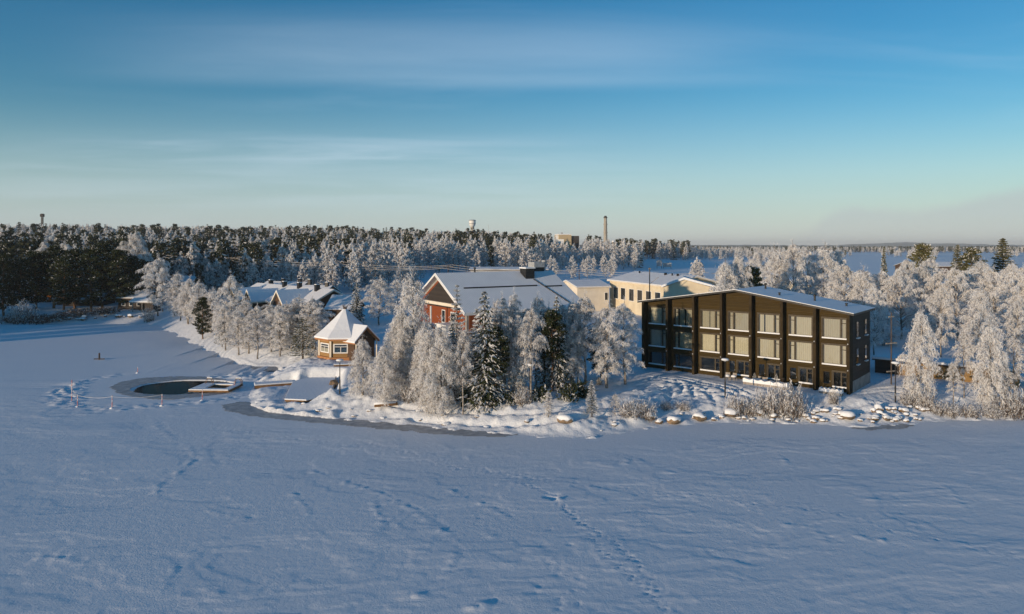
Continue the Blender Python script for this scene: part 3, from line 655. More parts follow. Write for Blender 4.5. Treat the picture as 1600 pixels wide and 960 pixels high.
PB = {  # near kinds
 'weeping': [birch('weeping%d' % i, 100 + i, rw=1.35, cb=.07, nl=50, ns=19, nq=16, droop=1.35, shape=.8) for i in range(3)],
 'birch': [birch('birch%d' % i, 120 + i, rw=1.7, cb=.16, nl=46, ns=18, nq=15, droop=.95) for i in range(4)],
 'slim': [birch('slim%d' % i, 140 + i, rw=1.15, cb=.10, nl=46, ns=15, nq=14, droop=.8, shape=.75, brown=.14) for i in range(3)],
 'airy': [birch('airy%d' % i, 160 + i, rw=1.9, cb=.34, nl=34, ns=17, nq=14, droop=.9, brown=.24, ql=.24, qw=.015) for i in range(3)],
 'broad': [birch('broad%d' % i, 180 + i, rw=2.6, cb=.14, nl=60, ns=22, nq=15, droop=.9, shape=.55, ql=.25, qw=.016, upright=.25, brown=.10) for i in range(4)],
 'spruce': [spruce('spruce%d' % i, 200 + i, rw=1.7, frost=.55, bush=1.6, droop=1.5) for i in range(2)],
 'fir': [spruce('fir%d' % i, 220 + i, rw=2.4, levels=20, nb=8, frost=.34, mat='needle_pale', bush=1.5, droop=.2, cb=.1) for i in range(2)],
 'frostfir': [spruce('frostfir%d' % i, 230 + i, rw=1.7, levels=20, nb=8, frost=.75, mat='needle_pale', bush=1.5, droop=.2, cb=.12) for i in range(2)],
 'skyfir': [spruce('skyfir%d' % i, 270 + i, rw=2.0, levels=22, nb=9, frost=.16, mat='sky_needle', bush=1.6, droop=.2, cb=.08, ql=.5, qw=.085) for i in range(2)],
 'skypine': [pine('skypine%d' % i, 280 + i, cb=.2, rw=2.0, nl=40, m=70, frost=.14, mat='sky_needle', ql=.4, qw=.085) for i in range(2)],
 'pine': [pine('pine%d' % i, 240 + i, m=150, nl=40, frost=.05) for i in range(3)],
 'lowpine': [pine('lowpine%d' % i, 250 + i, cb=.12, rw=2.1, nl=48, m=150, frost=.035) for i in range(3)],
 'farpine': [pine('tallpine%d' % i, 260 + i, cb=.30, rw=1.7, nl=26, m=60, frost=.16, ql=.34, qw=.075) for i in range(3)],
}
FAR = {}
for i in range(4):
    tk, cr, w = birch('fb%d' % i, 300 + i, rw=2.1 + .3 * (i % 2), cb=.08, nl=34, ns=12, nq=8, droop=.8, ql=.36, qw=.075, brown=.20, upright=.2, shape=.7); FAR.setdefault('birch', []).append((one_mesh('frosted_birch%d' % i, tk, cr), w))
for i in range(3):
    tk, cr, w = pine('fp%d' % i, 320 + i, cb=.25, rw=1.55, nl=20, m=32, frost=.07, mat='far_needle', ql=.5, qw=.12, cl=.7); FAR.setdefault('pine', []).append((one_mesh('dark_pine%d' % i, tk, cr), w))
for i in range(2):
    tk, cr, w = spruce('fs%d' % i, 330 + i, rw=1.5, levels=13, nb=7, frost=.18, bush=.6, ql=.7, qw=.13); FAR.setdefault('spruce', []).append((one_mesh('dark_spruce%d' % i, tk, cr), w))
SHB = [shrub('bush%d' % i, 400 + i) for i in range(3)]; SHH = [shrub('heather%d' % i, 430 + i, mat='twig', mat2='frost', brown=.25, ql=.15, qw=.02, n=90) for i in range(2)]; SHD = [shrub('darkbush%d' % i, 410 + i, mat='needle', mat2='frost', brown=.22, ql=.2, qw=.04, n=60) for i in range(2)]
CNT = {'b': 0, 'c': 0}
def plant_at(kind, x, y, h, w, label, name, group=None, v=None, sink=.1):
    T = PB[kind]; tk, cr, rw = T[(v if v is not None else rnd.randrange(len(T))) % len(T)]
    o = thing(name, label, 'tree', (x, y, gtop(x, y) - sink), rnd.uniform(0, 6.28), group)
    w = w * 1.28; o.scale = ((w / 2) / rw, (w / 2) / rw, h / 10); link('trunk', tk, o); link('crown', cr, o)
    CNT['b' if 'birch' in name else 'c'] += 1; return o
def tree_px(kind, px, base, top, wpx, label, name='frosted_birch', group=None, v=None):
    x, y, z = on_ground(px, base); h = CAMH - (top - HZ) / FPX * y - gtop(x, y); return plant_at(kind, x, y, h, wpx / FPX * y, label, name, group, v)
TREES = [  # kind, px, base, top, width, label, name
 ('broad',247,491,395,52,'large round frosted birch standing alone between the dark pines and the small shelter','frosted_birch'),
 ('slim',254,487,444,17,'small frosted birch in front of the large round birch beside the shelter','frosted_birch'),
 ('birch',282,500,452,30,'frosted birch at the far end of the shore row, half hidden behind a taller one','frosted_birch'),
 ('birch',294,508,428,30,'tall pointed frosted birch near the far end of the shore row','frosted_birch'),
 ('birch',311,516,432,32,'frosted birch right behind the dark green pine of the shore row','frosted_birch'),
 ('lowpine',317,529,461,27,'dark green young pine standing among the frosted birches of the shore row','young_pine'),
 ('slim',333,520,447,24,'slender frosted birch behind the shore row beside the dark green pine','frosted_birch'),
 ('broad',360,540,421,52,'tallest frosted birch of the shore row, with a pointed tip above the house roofs','frosted_birch'),
 ('fir',347,543,488,20,'small greenish conifer among the frosted birches at the edge of the beach','young_conifer'),
 ('birch',352,548,470,30,'frosted birch with a thin trunk in front of the tallest tree of the shore row','frosted_birch'),
 ('birch',373,556,476,34,'bushy frosted birch below the gables of the row houses','frosted_birch'),
 ('slim',389,553,486,24,'low frosted birch below the white balcony of the row house','frosted_birch'),
 ('airy',402,562,492,34,'frosted birch with a forked pale trunk nearest the beach in the shore row','frosted_birch'),
 ('slim',424,552,478,24,'slim frosted birch second from the forked one towards the hut','frosted_birch'),
 ('birch',438,559,468,32,'frosted birch with a straight thin trunk below the second gable roof','frosted_birch'),
 ('fir',473,563,493,44,'broad frosted green pine between the shore birches and the round hut','frosted_pine'),
 ('broad',488,548,459,52,'wide frosted tree with branching top just left of the hut roof','frosted_birch'),
 ('birch',462,545,476,28,'frosted birch behind the broad green pine beside the hut','frosted_birch'),
 ('weeping',567,621,519,36,'drooping frosted birch in front of the dark porch of the hut','frosted_birch'),
 ('weeping',603,634,526,40,'drooping frosted birch standing alone between the hut and the big birch clump','frosted_birch'),
 ('weeping',645,606,412,64,'tallest drooping frosted birch, at the corner of the red house','frosted_birch'),
 ('weeping',626,608,476,48,'drooping frosted birch leaning from the side of the tallest one','frosted_birch'),
 ('weeping',666,644,494,44,'drooping frosted birch below the wooden balcony of the red house','frosted_birch'),
 ('weeping',691,653,492,44,'dense drooping frosted birch nearest the lake, in front of the red gable','frosted_birch'),
 ('frostfir',714,612,440,36,'tall frosted spruce rising in front of the red gable wall','frosted_spruce'),
 ('airy',723,650,505,36,'brownish thinly frosted birch on the bank before the yellow wall','frosted_birch'),
 ('airy',705,627,520,34,'brownish frosted birch with a straight trunk behind the dense drooping one','frosted_birch'),
 ('spruce',757,634,450,64,'big dark green spruce with frosted boughs in front of the red house roof','dark_spruce'),
 ('frostfir',745,624,478,34,'frosted spruce close against the big dark green spruce','frosted_spruce'),
 ('pine',774,630,505,44,'pine with an orange trunk beside the big dark spruce','pine_tree'),
 ('airy',786,618,452,46,'frosted birch between the dark spruce and the roof of the red house','frosted_birch'),
 ('airy',806,612,447,44,'tall frosted birch before the middle of the snowy red house roof','frosted_birch'),
 ('airy',830,633,468,46,'frosted birch with a thin dark trunk beside the lamp post','frosted_birch'),
 ('airy',838,605,452,46,'greyish frosted birch below the black chimney','frosted_birch'),
 ('pine',862,612,478,42,'dark bare-stemmed pine before the grey end of the red house','pine_tree'),
 ('airy',914,601,452,60,'frosted birch with a pale trunk between the red house and the timber hotel','frosted_birch'),
 ('birch',948,607,466,60,'frosted birch with a mossy trunk before the cream school building','frosted_birch'),
 ('birch',977,601,462,54,'frosted birch touching the dark end of the timber hotel','frosted_birch'),
 ('lowpine',940,592,500,46,'dark young pine behind the frosted birches next to the hotel','young_pine'),
 ('frostfir',925,655,592,22,'small frosted pine standing alone on the bank','frosted_pine'),
 ('slim',857,656,607,14,'thin white frosted sapling on the bank beside the long brown boulder','frosted_sapling'),
 ('airy',961,650,612,18,'small bare frosted sapling beside the pink twig thicket','frosted_sapling'),
 ('weeping',1434,628,470,44,'tall drooping frosted tree in front of the low brown shed','frosted_birch'),
 ('weeping',1543,640,489,42,'drooping frosted birch with an orange-lit trunk at the end of the shed','frosted_birch'),
 ('airy',1506,624,506,30,'grey-brown frosted birch before the middle of the low brown shed','frosted_birch'),
 ('airy',1586,632,520,46,'brownish frosted birch at the very edge of the view beyond the shed','frosted_birch'),
 ('airy',1490,640,560,26,'thin twiggy frosted birch on the bank below the shed','frosted_birch'),
 ('airy',1570,644,560,30,'low twiggy frosted birch on the bank beside the orange-lit trunk','frosted_birch'),
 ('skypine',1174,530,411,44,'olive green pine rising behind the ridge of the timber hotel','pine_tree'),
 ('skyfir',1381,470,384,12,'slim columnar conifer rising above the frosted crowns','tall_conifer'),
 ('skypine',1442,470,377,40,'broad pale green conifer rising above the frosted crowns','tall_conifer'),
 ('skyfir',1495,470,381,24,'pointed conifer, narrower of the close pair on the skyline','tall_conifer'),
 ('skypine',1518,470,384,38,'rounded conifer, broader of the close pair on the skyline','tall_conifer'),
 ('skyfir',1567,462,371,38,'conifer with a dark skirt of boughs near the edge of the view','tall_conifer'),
 ('broad',210,474,353,48,'huge pinkish frosted birch rising behind the dark shore pines','frosted_birch'),
 ('broad',70,470,370,36,'round frosted birch rising above the dark pines below the mast','frosted_birch'),
 ('birch',103,470,371,34,'frosted birch rising above the dark pines beside the round one','frosted_birch'),
 ('birch',490,452,418,18,'frosted birch standing alone behind the end of the row house roofs','frosted_birch'),
 ('broad',592,508,428,56,'round frosted birch on the snow field behind the hut','frosted_birch'),
 ('birch',622,500,430,34,'frosted birch between the round one on the field and the tallest drooping birch','frosted_birch'),
 ('spruce',557,520,440,30,'dark spruce directly behind the tip of the hut roof','dark_spruce'),
]
for i, (kd, px, b, tp_, w, lab, nm) in enumerate(TREES):
    if b == 462 or b == 470 and px > 1300: 
        Yd = 210 if px != 1567 else 230; x = (px - 800) / FPX * Yd; plant_at(kd, x, Yd, CAMH - (tp_ - HZ) / FPX * Yd - gtop(x, Yd), w / FPX * Yd, lab, nm)
    elif px == 1174:
        Yd = 128; x = (px - 800) / FPX * Yd; plant_at(kd, x, Yd, CAMH - (tp_ - HZ) / FPX * Yd - gtop(x, Yd), w / FPX * Yd, lab, nm)
    else: tree_px(kd, px, b, tp_, w, lab, nm, v=i)
fr = random.Random(21)
for k in range(34):          # more of the shore row, behind the listed trees
    t_ = fr.random(); px = 272 + t_ * 225; b = np.interp(px, [272, 310, 360, 420, 500], [497, 514, 538, 549, 550]) - fr.uniform(0, 9)
    tree_px(fr.choice(['birch', 'slim', 'broad', 'airy']), px, b, b - (fr.uniform(62, 88) if 365 < px < 485 else fr.uniform(46, 78)), fr.uniform(24, 36), 'frosted birch filling the gaps of the shore row before the row houses', 'frosted_birch', 'frosted birches filling the shore row')
for k in range(46):
    px = fr.uniform(612, 905); b = np.interp(px, [612, 700, 800, 905], [612, 628, 622, 604]) - fr.uniform(0, 10)
    kd = fr.choice(['airy', 'weeping', 'airy', 'airy', 'spruce', 'birch']) if px > 690 else 'weeping'; sp_ = kd == 'spruce'
    tree_px(kd, px, b, np.interp(px, [612, 655, 690, 735, 765, 905], [492, 500, 512, 516, 478, 466]) + fr.uniform(-14, 36), fr.uniform(32, 46), 'frosted spruce inside the clump of trees below the red house' if sp_ else 'frosted birch inside the clump of trees below the red house', 'frosted_spruce' if sp_ else 'frosted_birch', 'spruces of the clump below the red house' if sp_ else 'birches of the clump below the red house')
# dark pines on the far shore
for i, (px, b, tp_, w) in enumerate([(-22,488,395,48),(6,490,392,46),(32,486,405,44),(57,484,388,50),(84,482,380,48),(100,486,398,46),(118,482,384,50),(142,484,390,48),(160,481,376,44),(186,482,386,52),(204,480,396,44),(222,478,402,36),
        (20,474,400,46),(70,472,392,46),(130,472,392,46),(175,470,388,46),(215,470,392,40),(45,470,396,44),(110,468,390,40),(150,468,394,40),(195,466,396,40)]):
    front_ = i < 12
    tree_px('lowpine' if i % 4 else 'pine', px, b, tp_, w, 'dark dense pine in the shaded row along the far shore' if front_ else 'dark pine in the second rank behind the far shore row', 'dark_pine', 'dark pines in the row along the far shore' if front_ else 'dark pines in the second rank on the far shore')
# tall frosted crowns behind the hotel and the shed
BACK = [(1130,122,396,60),(1155,124,388,52),(1185,150,384,58),(1212,142,378,60),(1238,140,370,62),(1262,150,380,52),(1285,146,373,60),(1308,150,380,50),
        (1318,128,403,66),(1346,126,410,58),(1376,128,415,66),(1408,124,410,70),(1436,130,404,66),(1466,126,415,60),(1496,122,408,70),(1524,128,404,66),(1552,124,412,64),(1584,118,412,70),(1612,116,420,66),
        (1340,112,432,50),(1366,110,440,50),(1398,110,446,56),(1470,108,440,56),(1502,108,450,56),(1530,106,438,56),(1562,108,446,60),(1590,106,452,62),(1610,104,470,60),(1420,150,398,54),(1455,160,396,50),(1535,150,398,54),(1580,150,404,54),(1600,140,410,56),(1380,118,480,50),(1330,116,470,46)]
for i, (px, Yd, tp_, w) in enumerate(BACK):
    if Yd < 113 and i % 2: continue
    x = (px - 800) / FPX * Yd
    if i < 8: lab, gr = 'tall frosted birch in the clump on the skyline behind the hotel roof', 'frosted birches behind the hotel roof'
    else: lab, gr = 'broad frosted birch in the dense stand behind the low brown shed', 'frosted birches in the stand behind the shed'
    plant_at('broad' if i % 3 else 'weeping', x, Yd, CAMH - (tp_ - HZ) / FPX * Yd - gtop(x, Yd), w * .84 / FPX * Yd, lab, 'frosted_birch', gr)
# bushes
def bush(px, b, wpx, hpx, label, T=SHB, name='frosted_bush', group=None):
    x, y, z = on_ground(px, b); tk, cr, rw = rnd.choice(T)
    o = thing(name, label, 'bush', (x, y, gtop(x, y) - .06), rnd.uniform(0, 6.28), group); s = (wpx / FPX * y / 2) / rw; o.scale = (s, s, hpx / FPX * y * 1.05); link('stem', tk, o); link('twigs', cr, o); return o
BUSH = [(36,500,42,34,'grey frosted bush on the far shore below the dark pines'),(985,654,44,28,'pinkish frosted thicket on the bank beside the bare sapling'),(1008,656,40,30,'pinkish frosted thicket next to the round snowy boulder'),
 (1150,650,34,36,'frosted bush at the foot of the lamp post before the hotel'),(1172,650,34,28,'low frosted bush between the lamp post and the big thicket'),(1200,652,40,46,'tall half of the big frosted thicket before the hotel terrace'),
 (1226,652,46,56,'widest part of the big frosted thicket before the hotel terrace'),(1246,650,30,42,'thin outer edge of the big frosted thicket before the hotel'),(1068,642,30,14,'low frosted bush on the snow before the ruts'),(1303,634,18,26,'single sparse frosted bush near the corner of the hotel'),
 (1440,640,34,34,'grey twiggy bush at the foot of the tall drooping tree'),(1462,648,34,22,'brown twiggy bush on the bank beyond the boulders'),(1486,652,32,22,'brown twiggy bush below the shed, second from the boulders'),(1515,652,36,24,'grey twiggy bush at the waterline before the shed'),
 (1548,652,34,22,'brown twiggy bush under the orange-lit birch trunk'),(1580,652,46,42,'dense brown thicket at the edge of the view'),(1600,650,40,46,'tall brown thicket cut off by the edge of the view'),(1416,634,26,24,'small frosted bush beside the last lamp post'),
 (640,628,44,30,'frosted undergrowth beneath the tallest drooping birch'),(700,632,40,26,'frosted undergrowth beneath the dense drooping birch'),(815,634,34,26,'brown frosted bush at the foot of the middle lamp post'),
 (232,500,22,22,'frosted bush in front of the small shelter'),(500,560,20,16,'frosted bush against the hut wall'),(1040,640,26,14,'low frosted tuft between the snowy boulders')]
for px, b, w, h, lab in BUSH: bush(px, b, w, h, lab)
for px, b, w, h, lab in ((845,626,34,24,'dark green bush beyond the middle lamp post'),(905,622,40,26,'dark green bush behind the small frosted pine'),(890,628,30,24,'brownish green bush uphill of the small frosted pine'),(760,636,46,24,'dark undergrowth at the foot of the big spruce'),(800,632,30,20,'dark undergrowth between the spruce and the lamp post'),
    (732,634,34,28,'dark undergrowth beside the orange pine trunk')):
    bush(px, b, w, h, lab, SHD, 'dark_bush')
for px, b, w, h, lab in ((64,497,44,14,'brown heather bush on the rocky far bank beside the grey frosted bush'),(92,494,46,12,'brown heather patch on the far bank, second from the frosted bush'),(126,490,60,10,'brown heather patch on the far bank below the dark cottage'),(165,489,50,10,'brown heather patch on the far bank nearest the shelter'),(20,497,40,12,'brown heather patch at the near end of the far bank')):
    bush(px, b, w, h, lab, SHH, 'heather_bush')
for px, b, h, lab in ((879,601,15,'small dark spruce seedling on the snow, nearest the grey house end'),(936,602,14,'small dark spruce seedling on the snow beside the mossy trunk'),(897,606,12,'small dark spruce seedling between the two others')):
    tree_px('spruce', px, b, b - h, 11, lab, 'spruce_seedling')
# ------------------------------------------------------------------ the woods behind: sampled positions, largest in view become objects
KEEP_OUT = []      # (x, y, radius) filled by buildings
def wood(n_try, pxr, Yr, space, hr, conif, seed, keep):
    r = np.random.default_rng(seed); out = []; cell = {}
    for _ in range(n_try):
        Yd = math.sqrt(r.uniform(Yr[0] ** 2, Yr[1] ** 2)); px = r.uniform(*pxr); x = (px - 800) / FPX * Yd
        sp_ = space * (1 + Yd / 1500)
        k = (int(x // sp_), int(Yd // sp_))
        if any(math.hypot(x - a, Yd - b) < sp_ for i in (-1, 0, 1) for j in (-1, 0, 1) for a, b in cell.get((k[0] + i, k[1] + j), ())): continue
        if not keep(px, Yd, x): continue
        cell.setdefault(k, []).append((x, Yd))
        c = conif(px, Yd, x) ; kd = 'birch'
        if r.uniform() < c: kd = 'pine' if r.uniform() < .72 else 'spruce'
        out.append((kd, x, Yd, r.uniform(*hr) * (1.12 if kd != 'birch' else 1), px))
    return out
def open_ground(px, Yd, x):
    if Yd < 240 and px > 560: return False
    if 640 < px < 905 and Yd < 330: return False
    if 850 < px < 1180 and Yd < 620 and not (px < 1000 and Yd > 400): return False
    if 500 < px < 640 and Yd < 215: return False
    if (860 < px < 914 and Yd > 430) or (938 < px < 966 and Yd > 520) or (730 < px < 746 and Yd > 700): return False
    return True
def con_a(px, Yd, x):
    n = float(fbm(np.array([x * .008]), np.array([Yd * .013]), 5, 3)[0]); c = .06 + 1.4 * max(0, n - .48)
    if px < 230 and Yd < 330: c += .55
    if Yd > 640: c += .26 * (Yd - 640) / 150
    if 700 < px < 870 and 430 < Yd < 560: c += .7
    return min(.95, c)
WOOD = wood(26000, (-40, 1075), (222, 830), 5.0, (11.5, 18), con_a, 5, open_ground)
WOOD += wood(1200, (-60, 380), (196, 240), 6.5, (9, 15), lambda p, Y, x: .5, 6, lambda p, Y, x: p < 235 or 275 < p < 380 and Y > 214)
WOOD += wood(1600, (1040, 1260), (640, 900), 7.5, (9, 13), lambda p, Y, x: .06, 7, lambda p, Y, x: True)
WOOD += wood(500, (1270, 1700), (850, 1000), 8, (7, 10), lambda p, Y, x: .1, 8, lambda p, Y, x: float(vnoise(np.array([p * .02]), np.array([0.]), 4)[0]) > .45)
WOOD += wood(500, (560, 1150), (226, 420), 6, (7, 11), lambda p, Y, x: .05, 9, lambda p, Y, x: (570 < p < 660 and Y < 300) or (860 < p < 960 and 300 < Y < 400) or (1085 < p < 1100 and Y < 290))
BAND = wood(5200, (1030, 1720), (1250, 1750), 5, (9, 13.5), lambda p, Y, x: .45, 31, lambda p, Y, x: Y > 1290 + 160 * float(vnoise(np.array([p * .02]), np.array([1.]), 6)[0]))
WOOD.sort(key=lambda t_: -t_[3] / t_[2])
NB = 300 - CNT['b']; NC = 300 - CNT['c']; stuff = {'birch': [], 'pine': [], 'spruce': []}; FIRST = {}
ZONES = [(-100, 235, 'behind the dark shore pines below the mast'), (235, 380, 'on the slope behind the shelter and the low cottages'), (380, 560, 'on the slope behind the row houses'), (560, 700, 'on the slope behind the hut and the tallest birch'),
         (700, 880, 'on the slope behind the red house roof'), (880, 1040, 'below the beige block and the chimney stack'), (1040, 1300, 'at the far edge of the open field'), (1300, 1800, 'on the far field near the horizon')]
for kd, x, Yd, h, px in WOOD:
    c = 'b' if kd == 'birch' else 'c'
    full = (NB if c == 'b' else NC) <= 0
    T = FAR[kd]; vi = rnd.randrange(len(T)); me, rw = T[vi]; sc = h / 10
    if full: stuff[kd].append((x, Yd, gtop(x, Yd) - .2, sc, vi)); continue
    if c == 'b': NB -= 1
    else: NC -= 1
    zone = next(z[2] for z in ZONES if z[0] <= px < z[1]); nm = {'birch': 'frosted_birch', 'pine': 'dark_pine', 'spruce': 'dark_spruce'}[kd]
    adj = {'birch': 'frosted birch', 'pine': 'dark pine', 'spruce': 'pointed dark spruce'}[kd]
    o = link(nm, me); o.location = (x, Yd, gtop(x, Yd) - .2); o.rotation_euler = (0, 0, rnd.uniform(0, 6.28)); w = sc * rnd.uniform(.85, 1.2); o.scale = (w, w, sc)
    tag(o, adj + ' in the wood ' + zone, 'tree', ('frosted birches ' if c == 'b' else 'dark pines ' if kd == 'pine' else 'dark spruces ') + zone)
    FIRST.setdefault((kd, vi), o)
for kd, x, Yd, h, px in BAND: stuff[kd].append((x, Yd, gtop(x, Yd) - .2, h / 10, rnd.randrange(len(FAR[kd]))))
def scatter(name, pts, protos):
    pts = np.array(pts); me = bpy.data.meshes.new(name); me.from_pydata(pts[:, :3].tolist(), [], [])
    for an, tp_, dat in (('size', 'FLOAT', pts[:, 3]), ('turn', 'FLOAT', np.random.default_rng(3).uniform(0, 6.28, len(pts))), ('pick', 'INT', pts[:, 4].astype(int))):
        a = me.attributes.new(an, tp_, 'POINT'); a.data.foreach_set('value', dat)
    o = link(name, me); g = bpy.data.node_groups.new(name, 'GeometryNodeTree')
    g.interface.new_socket('Geometry', in_out='INPUT', socket_type='NodeSocketGeometry'); g.interface.new_socket('Geometry', in_out='OUTPUT', socket_type='NodeSocketGeometry')
    A = g.nodes.new; gi = A('NodeGroupInput'); go = A('NodeGroupOutput'); ip = A('GeometryNodeInstanceOnPoints'); jn = A('GeometryNodeJoinGeometry')
    for p in reversed(protos):
        oi = A('GeometryNodeObjectInfo'); oi.inputs['Object'].default_value = p; oi.inputs['As Instance'].default_value = True; g.links.new(oi.outputs['Geometry'], jn.inputs[0])
    def attr(n, t_):
        x = A('GeometryNodeInputNamedAttribute'); x.data_type = t_; x.inputs['Name'].default_value = n; return x.outputs['Attribute']
    cx = A('ShaderNodeCombineXYZ'); g.links.new(attr('turn', 'FLOAT'), cx.inputs[2])
    g.links.new(gi.outputs[0], ip.inputs['Points']); g.links.new(jn.outputs[0], ip.inputs['Instance']); ip.inputs['Pick Instance'].default_value = True
    g.links.new(attr('pick', 'INT'), ip.inputs['Instance Index']); g.links.new(cx.outputs[0], ip.inputs['Rotation']); g.links.new(attr('size', 'FLOAT'), ip.inputs['Scale'])
    g.links.new(ip.outputs[0], go.inputs[0]); md = o.modifiers.new('scatter', 'NODES'); md.node_group = g
    return o
protos = {k: [FIRST[(k, i)] for i in range(len(FAR[k]))] for k in FAR}
tag(scatter('far_birch_wood', stuff['birch'], protos['birch']), kind='stuff')
tag(scatter('far_pine_wood', [p for p in stuff['pine']] + [(a, b, c, d, 3 + e) for a, b, c, d, e in stuff['spruce']], protos['pine'] + protos['spruce']), kind='stuff')
# unseen birch wood, added beside the view to shade the far-shore pines
ow = []; rr_ = np.random.default_rng(12); side = np.array([.69, -.72])
for row in range(7):
    for tt in np.arange(-330, 150, 9.0):
        t2 = tt + rr_.uniform(-2.5, 2.5); p = np.array([-78, -22]) + side * t2 - SUNL * (12 + row * 3.4 + rr_.uniform(0, 2))
        if p[1] > (abs(p[0]) - 30) * 1.25: continue
        hh = 9.0 + rr_.uniform(-2, 3); t2 > -140 or ow.append((p[0], p[1], gtop(*p) - .2, hh / 10, rr_.integers(0, 4)))
tag(scatter('unseen_shade_wood', ow, protos['birch']), kind='stuff')
print('woods', len(WOOD), {k: len(v) for k, v in stuff.items()}, CNT)
# ------------------------------------------------------------------ timber hotel
def local(o_xy, ang):
    c, s = math.cos(ang), math.sin(ang)
    return lambda x, y: (o_xy[0] + c * x - s * y, o_xy[1] + s * x + c * y)
def prism_y(m, outline, y0, y1):      # outline in (x, z) pushed along y
    return m.prism([(x, y0, z) for x, z in outline], (0, y1 - y0, 0))
def prism_x(m, outline, x0, x1):      # outline in (y, z) pushed along x
    return m.prism([(x0, y, z) for y, z in outline], (x1 - x0, 0, 0))
HL, NBAY = 28.4, 7; BW = HL / NBAY; WF = 1.12
hotel = thing('timber_hotel', 'three storey dark timber hotel with seven bays of large curtained windows', 'hotel', (HOT_L[0], HOT_L[1], 2.0), math.atan2(HU[1], HU[0]))
zr = lambda x: 9.65 + 2.2 * (1 - abs(x - HL / 2) / (HL / 2))
DEP = 9.8
m = MB(); prism_y(m, [(.35, -1.2), (HL - .35, -1.2), (HL - .35, zr(0) - .05), (HL / 2, zr(HL / 2) - .05), (.35, zr(0) - .05)], WF + .55, DEP - .3); m.build('dark_room_core', M['dark_in'], hotel)  # solid core; darkness of the unlit rooms is put into its colour
for name, x0, x1 in (('end_wall', -.0, .3), ('end_wall', HL - .3, HL)):
    m = MB(); m.prism([(x0, WF + .3, 1.4), (x0, DEP, 1.4), (x0, DEP, zr(x0)), (x0, WF + .3, zr(x0))], (x1 - x0, 0, 0)); m.build(name, M['dark_wall'], hotel)
    m = MB(); m.box(x0 + (.03 if x0 > 1 else -.02), x1 + (.03 if x0 > 1 else -.02), WF + .32, DEP - .02, -1.2, 1.398); m.build('plinth', M['concrete'], hotel)
m = MB(); prism_y(m, [(.3, -1.2), (HL - .3, -1.2), (HL - .3, zr(.3)), (HL / 2, zr(HL / 2)), (.3, zr(.3))], DEP - .3 + .004, DEP); m.build('back_wall', M['dark_wall'], hotel)
def window_unit(x0, x1, z0, z1, narrow_left, door=False, dark=False):
    """frame with a big light and a narrow casement, glass, curtain, snowy sill"""
    y0 = WF + .05; fw = .10; f = MB(); nar = .68
    xm = x0 + nar if narrow_left else x1 - nar
    f.box(x0, x1, y0, y0 + .12, z0, z0 + fw); f.box(x0, x1, y0, y0 + .12, z1 - fw, z1); f.box(x0, x0 + fw, y0, y0 + .12, z0 + fw, z1 - fw); f.box(x1 - fw, x1, y0, y0 + .12, z0 + fw, z1 - fw)
    f.box(xm - .09, xm + .09, y0 - .02, y0 + .12, z0 + fw, z1 - fw)
    a, b = (x0 + fw, xm - .09) if narrow_left else (xm + .09, x1 - fw)
    f.box(a, b, y0 + .01, y0 + .11, z1 - .62, z1 - .53)
    # casing proud of the wall
    f.box(x0 - .12, x1 + .12, WF - .05, WF - .003, z1 + .002, z1 + .14); f.box(x0 - .12, x0 - .002, WF - .05, WF - .003, z0, z1); f.box(x1 + .002, x1 + .12, WF - .05, WF - .003, z0, z1)
    w = f.build('window', M['frame_dark'], hotel)
    p = MB(); p.poly([(x0 + .05, y0 + .06, z0 + .05), (x1 - .05, y0 + .06, z0 + .05), (x1 - .05, y0 + .06, z1 - .05), (x0 + .05, y0 + .06, z1 - .05)]); p.build('pane', M['glass_dark' if dark else 'glass'], w)
    if not dark:
        n = 90; xs_ = np.linspace(x0 + .03, x1 - .03, n); ph = rnd.uniform(0, 6); yy = y0 + .30 + .035 * np.sin(xs_ * 26 + ph + .8 * np.sin(xs_ * 3 + ph)); c = MB()
        gap = None
        if rnd.random() < .25: g0 = rnd.uniform(x0 + .5, x1 - .9); gap = (g0, g0 + rnd.uniform(.08, .3))
        for i in range(n - 1):
            if gap and gap[0] < xs_[i] < gap[1]: continue
            c.poly([(xs_[i], yy[i], z0 + .03), (xs_[i + 1], yy[i + 1], z0 + .03), (xs_[i + 1], yy[i + 1], z1 - .03), (xs_[i], yy[i], z1 - .03)])
        c.build('curtain', M['curtain'], w, smooth=True)
    s = MB(); s.prism([(x0 - .05, WF - .16, z0 - .08), (x0 - .05, WF + .03, z0 - .08), (x0 - .05, WF + .03, z0 + .07), (x0 - .05, WF - .06, z0 + .10), (x0 - .05, WF - .16, z0 - .02)], (x1 - x0 + .1, 0, 0)); s.build('snowy_sill', M['cap_snow'], w, bevel=.02)
    return w
def door_unit(x0, x1, z0, z1):
    y0 = WF + .05; f = MB(); fw = .13
    f.box(x0, x0 + fw, y0, y0 + .1, z0, z1); f.box(x1 - fw, x1, y0, y0 + .1, z0, z1); f.box(x0 + fw, x1 - fw, y0, y0 + .1, z1 - fw, z1); f.box(x0 + fw, x1 - fw, y0, y0 + .1, z0, z0 + .75)
    d = f.build('door', M['stain_wood'] if False else M['clad'], hotel)
    p = MB(); p.poly([(x0 + .1, y0 + .05, z0 + .7), (x1 - .1, y0 + .05, z0 + .7), (x1 - .1, y0 + .05, z1 - .1), (x0 + .1, y0 + .05, z1 - .1)]); p.build('pane', M['glass_dark'], d)
    h = MB(); h.box(x1 - .1, x1 - .06, y0 - .07, y0 - .001, z0 + 1.0, z0 + 1.16); h.build('handle', M['metal'], d)
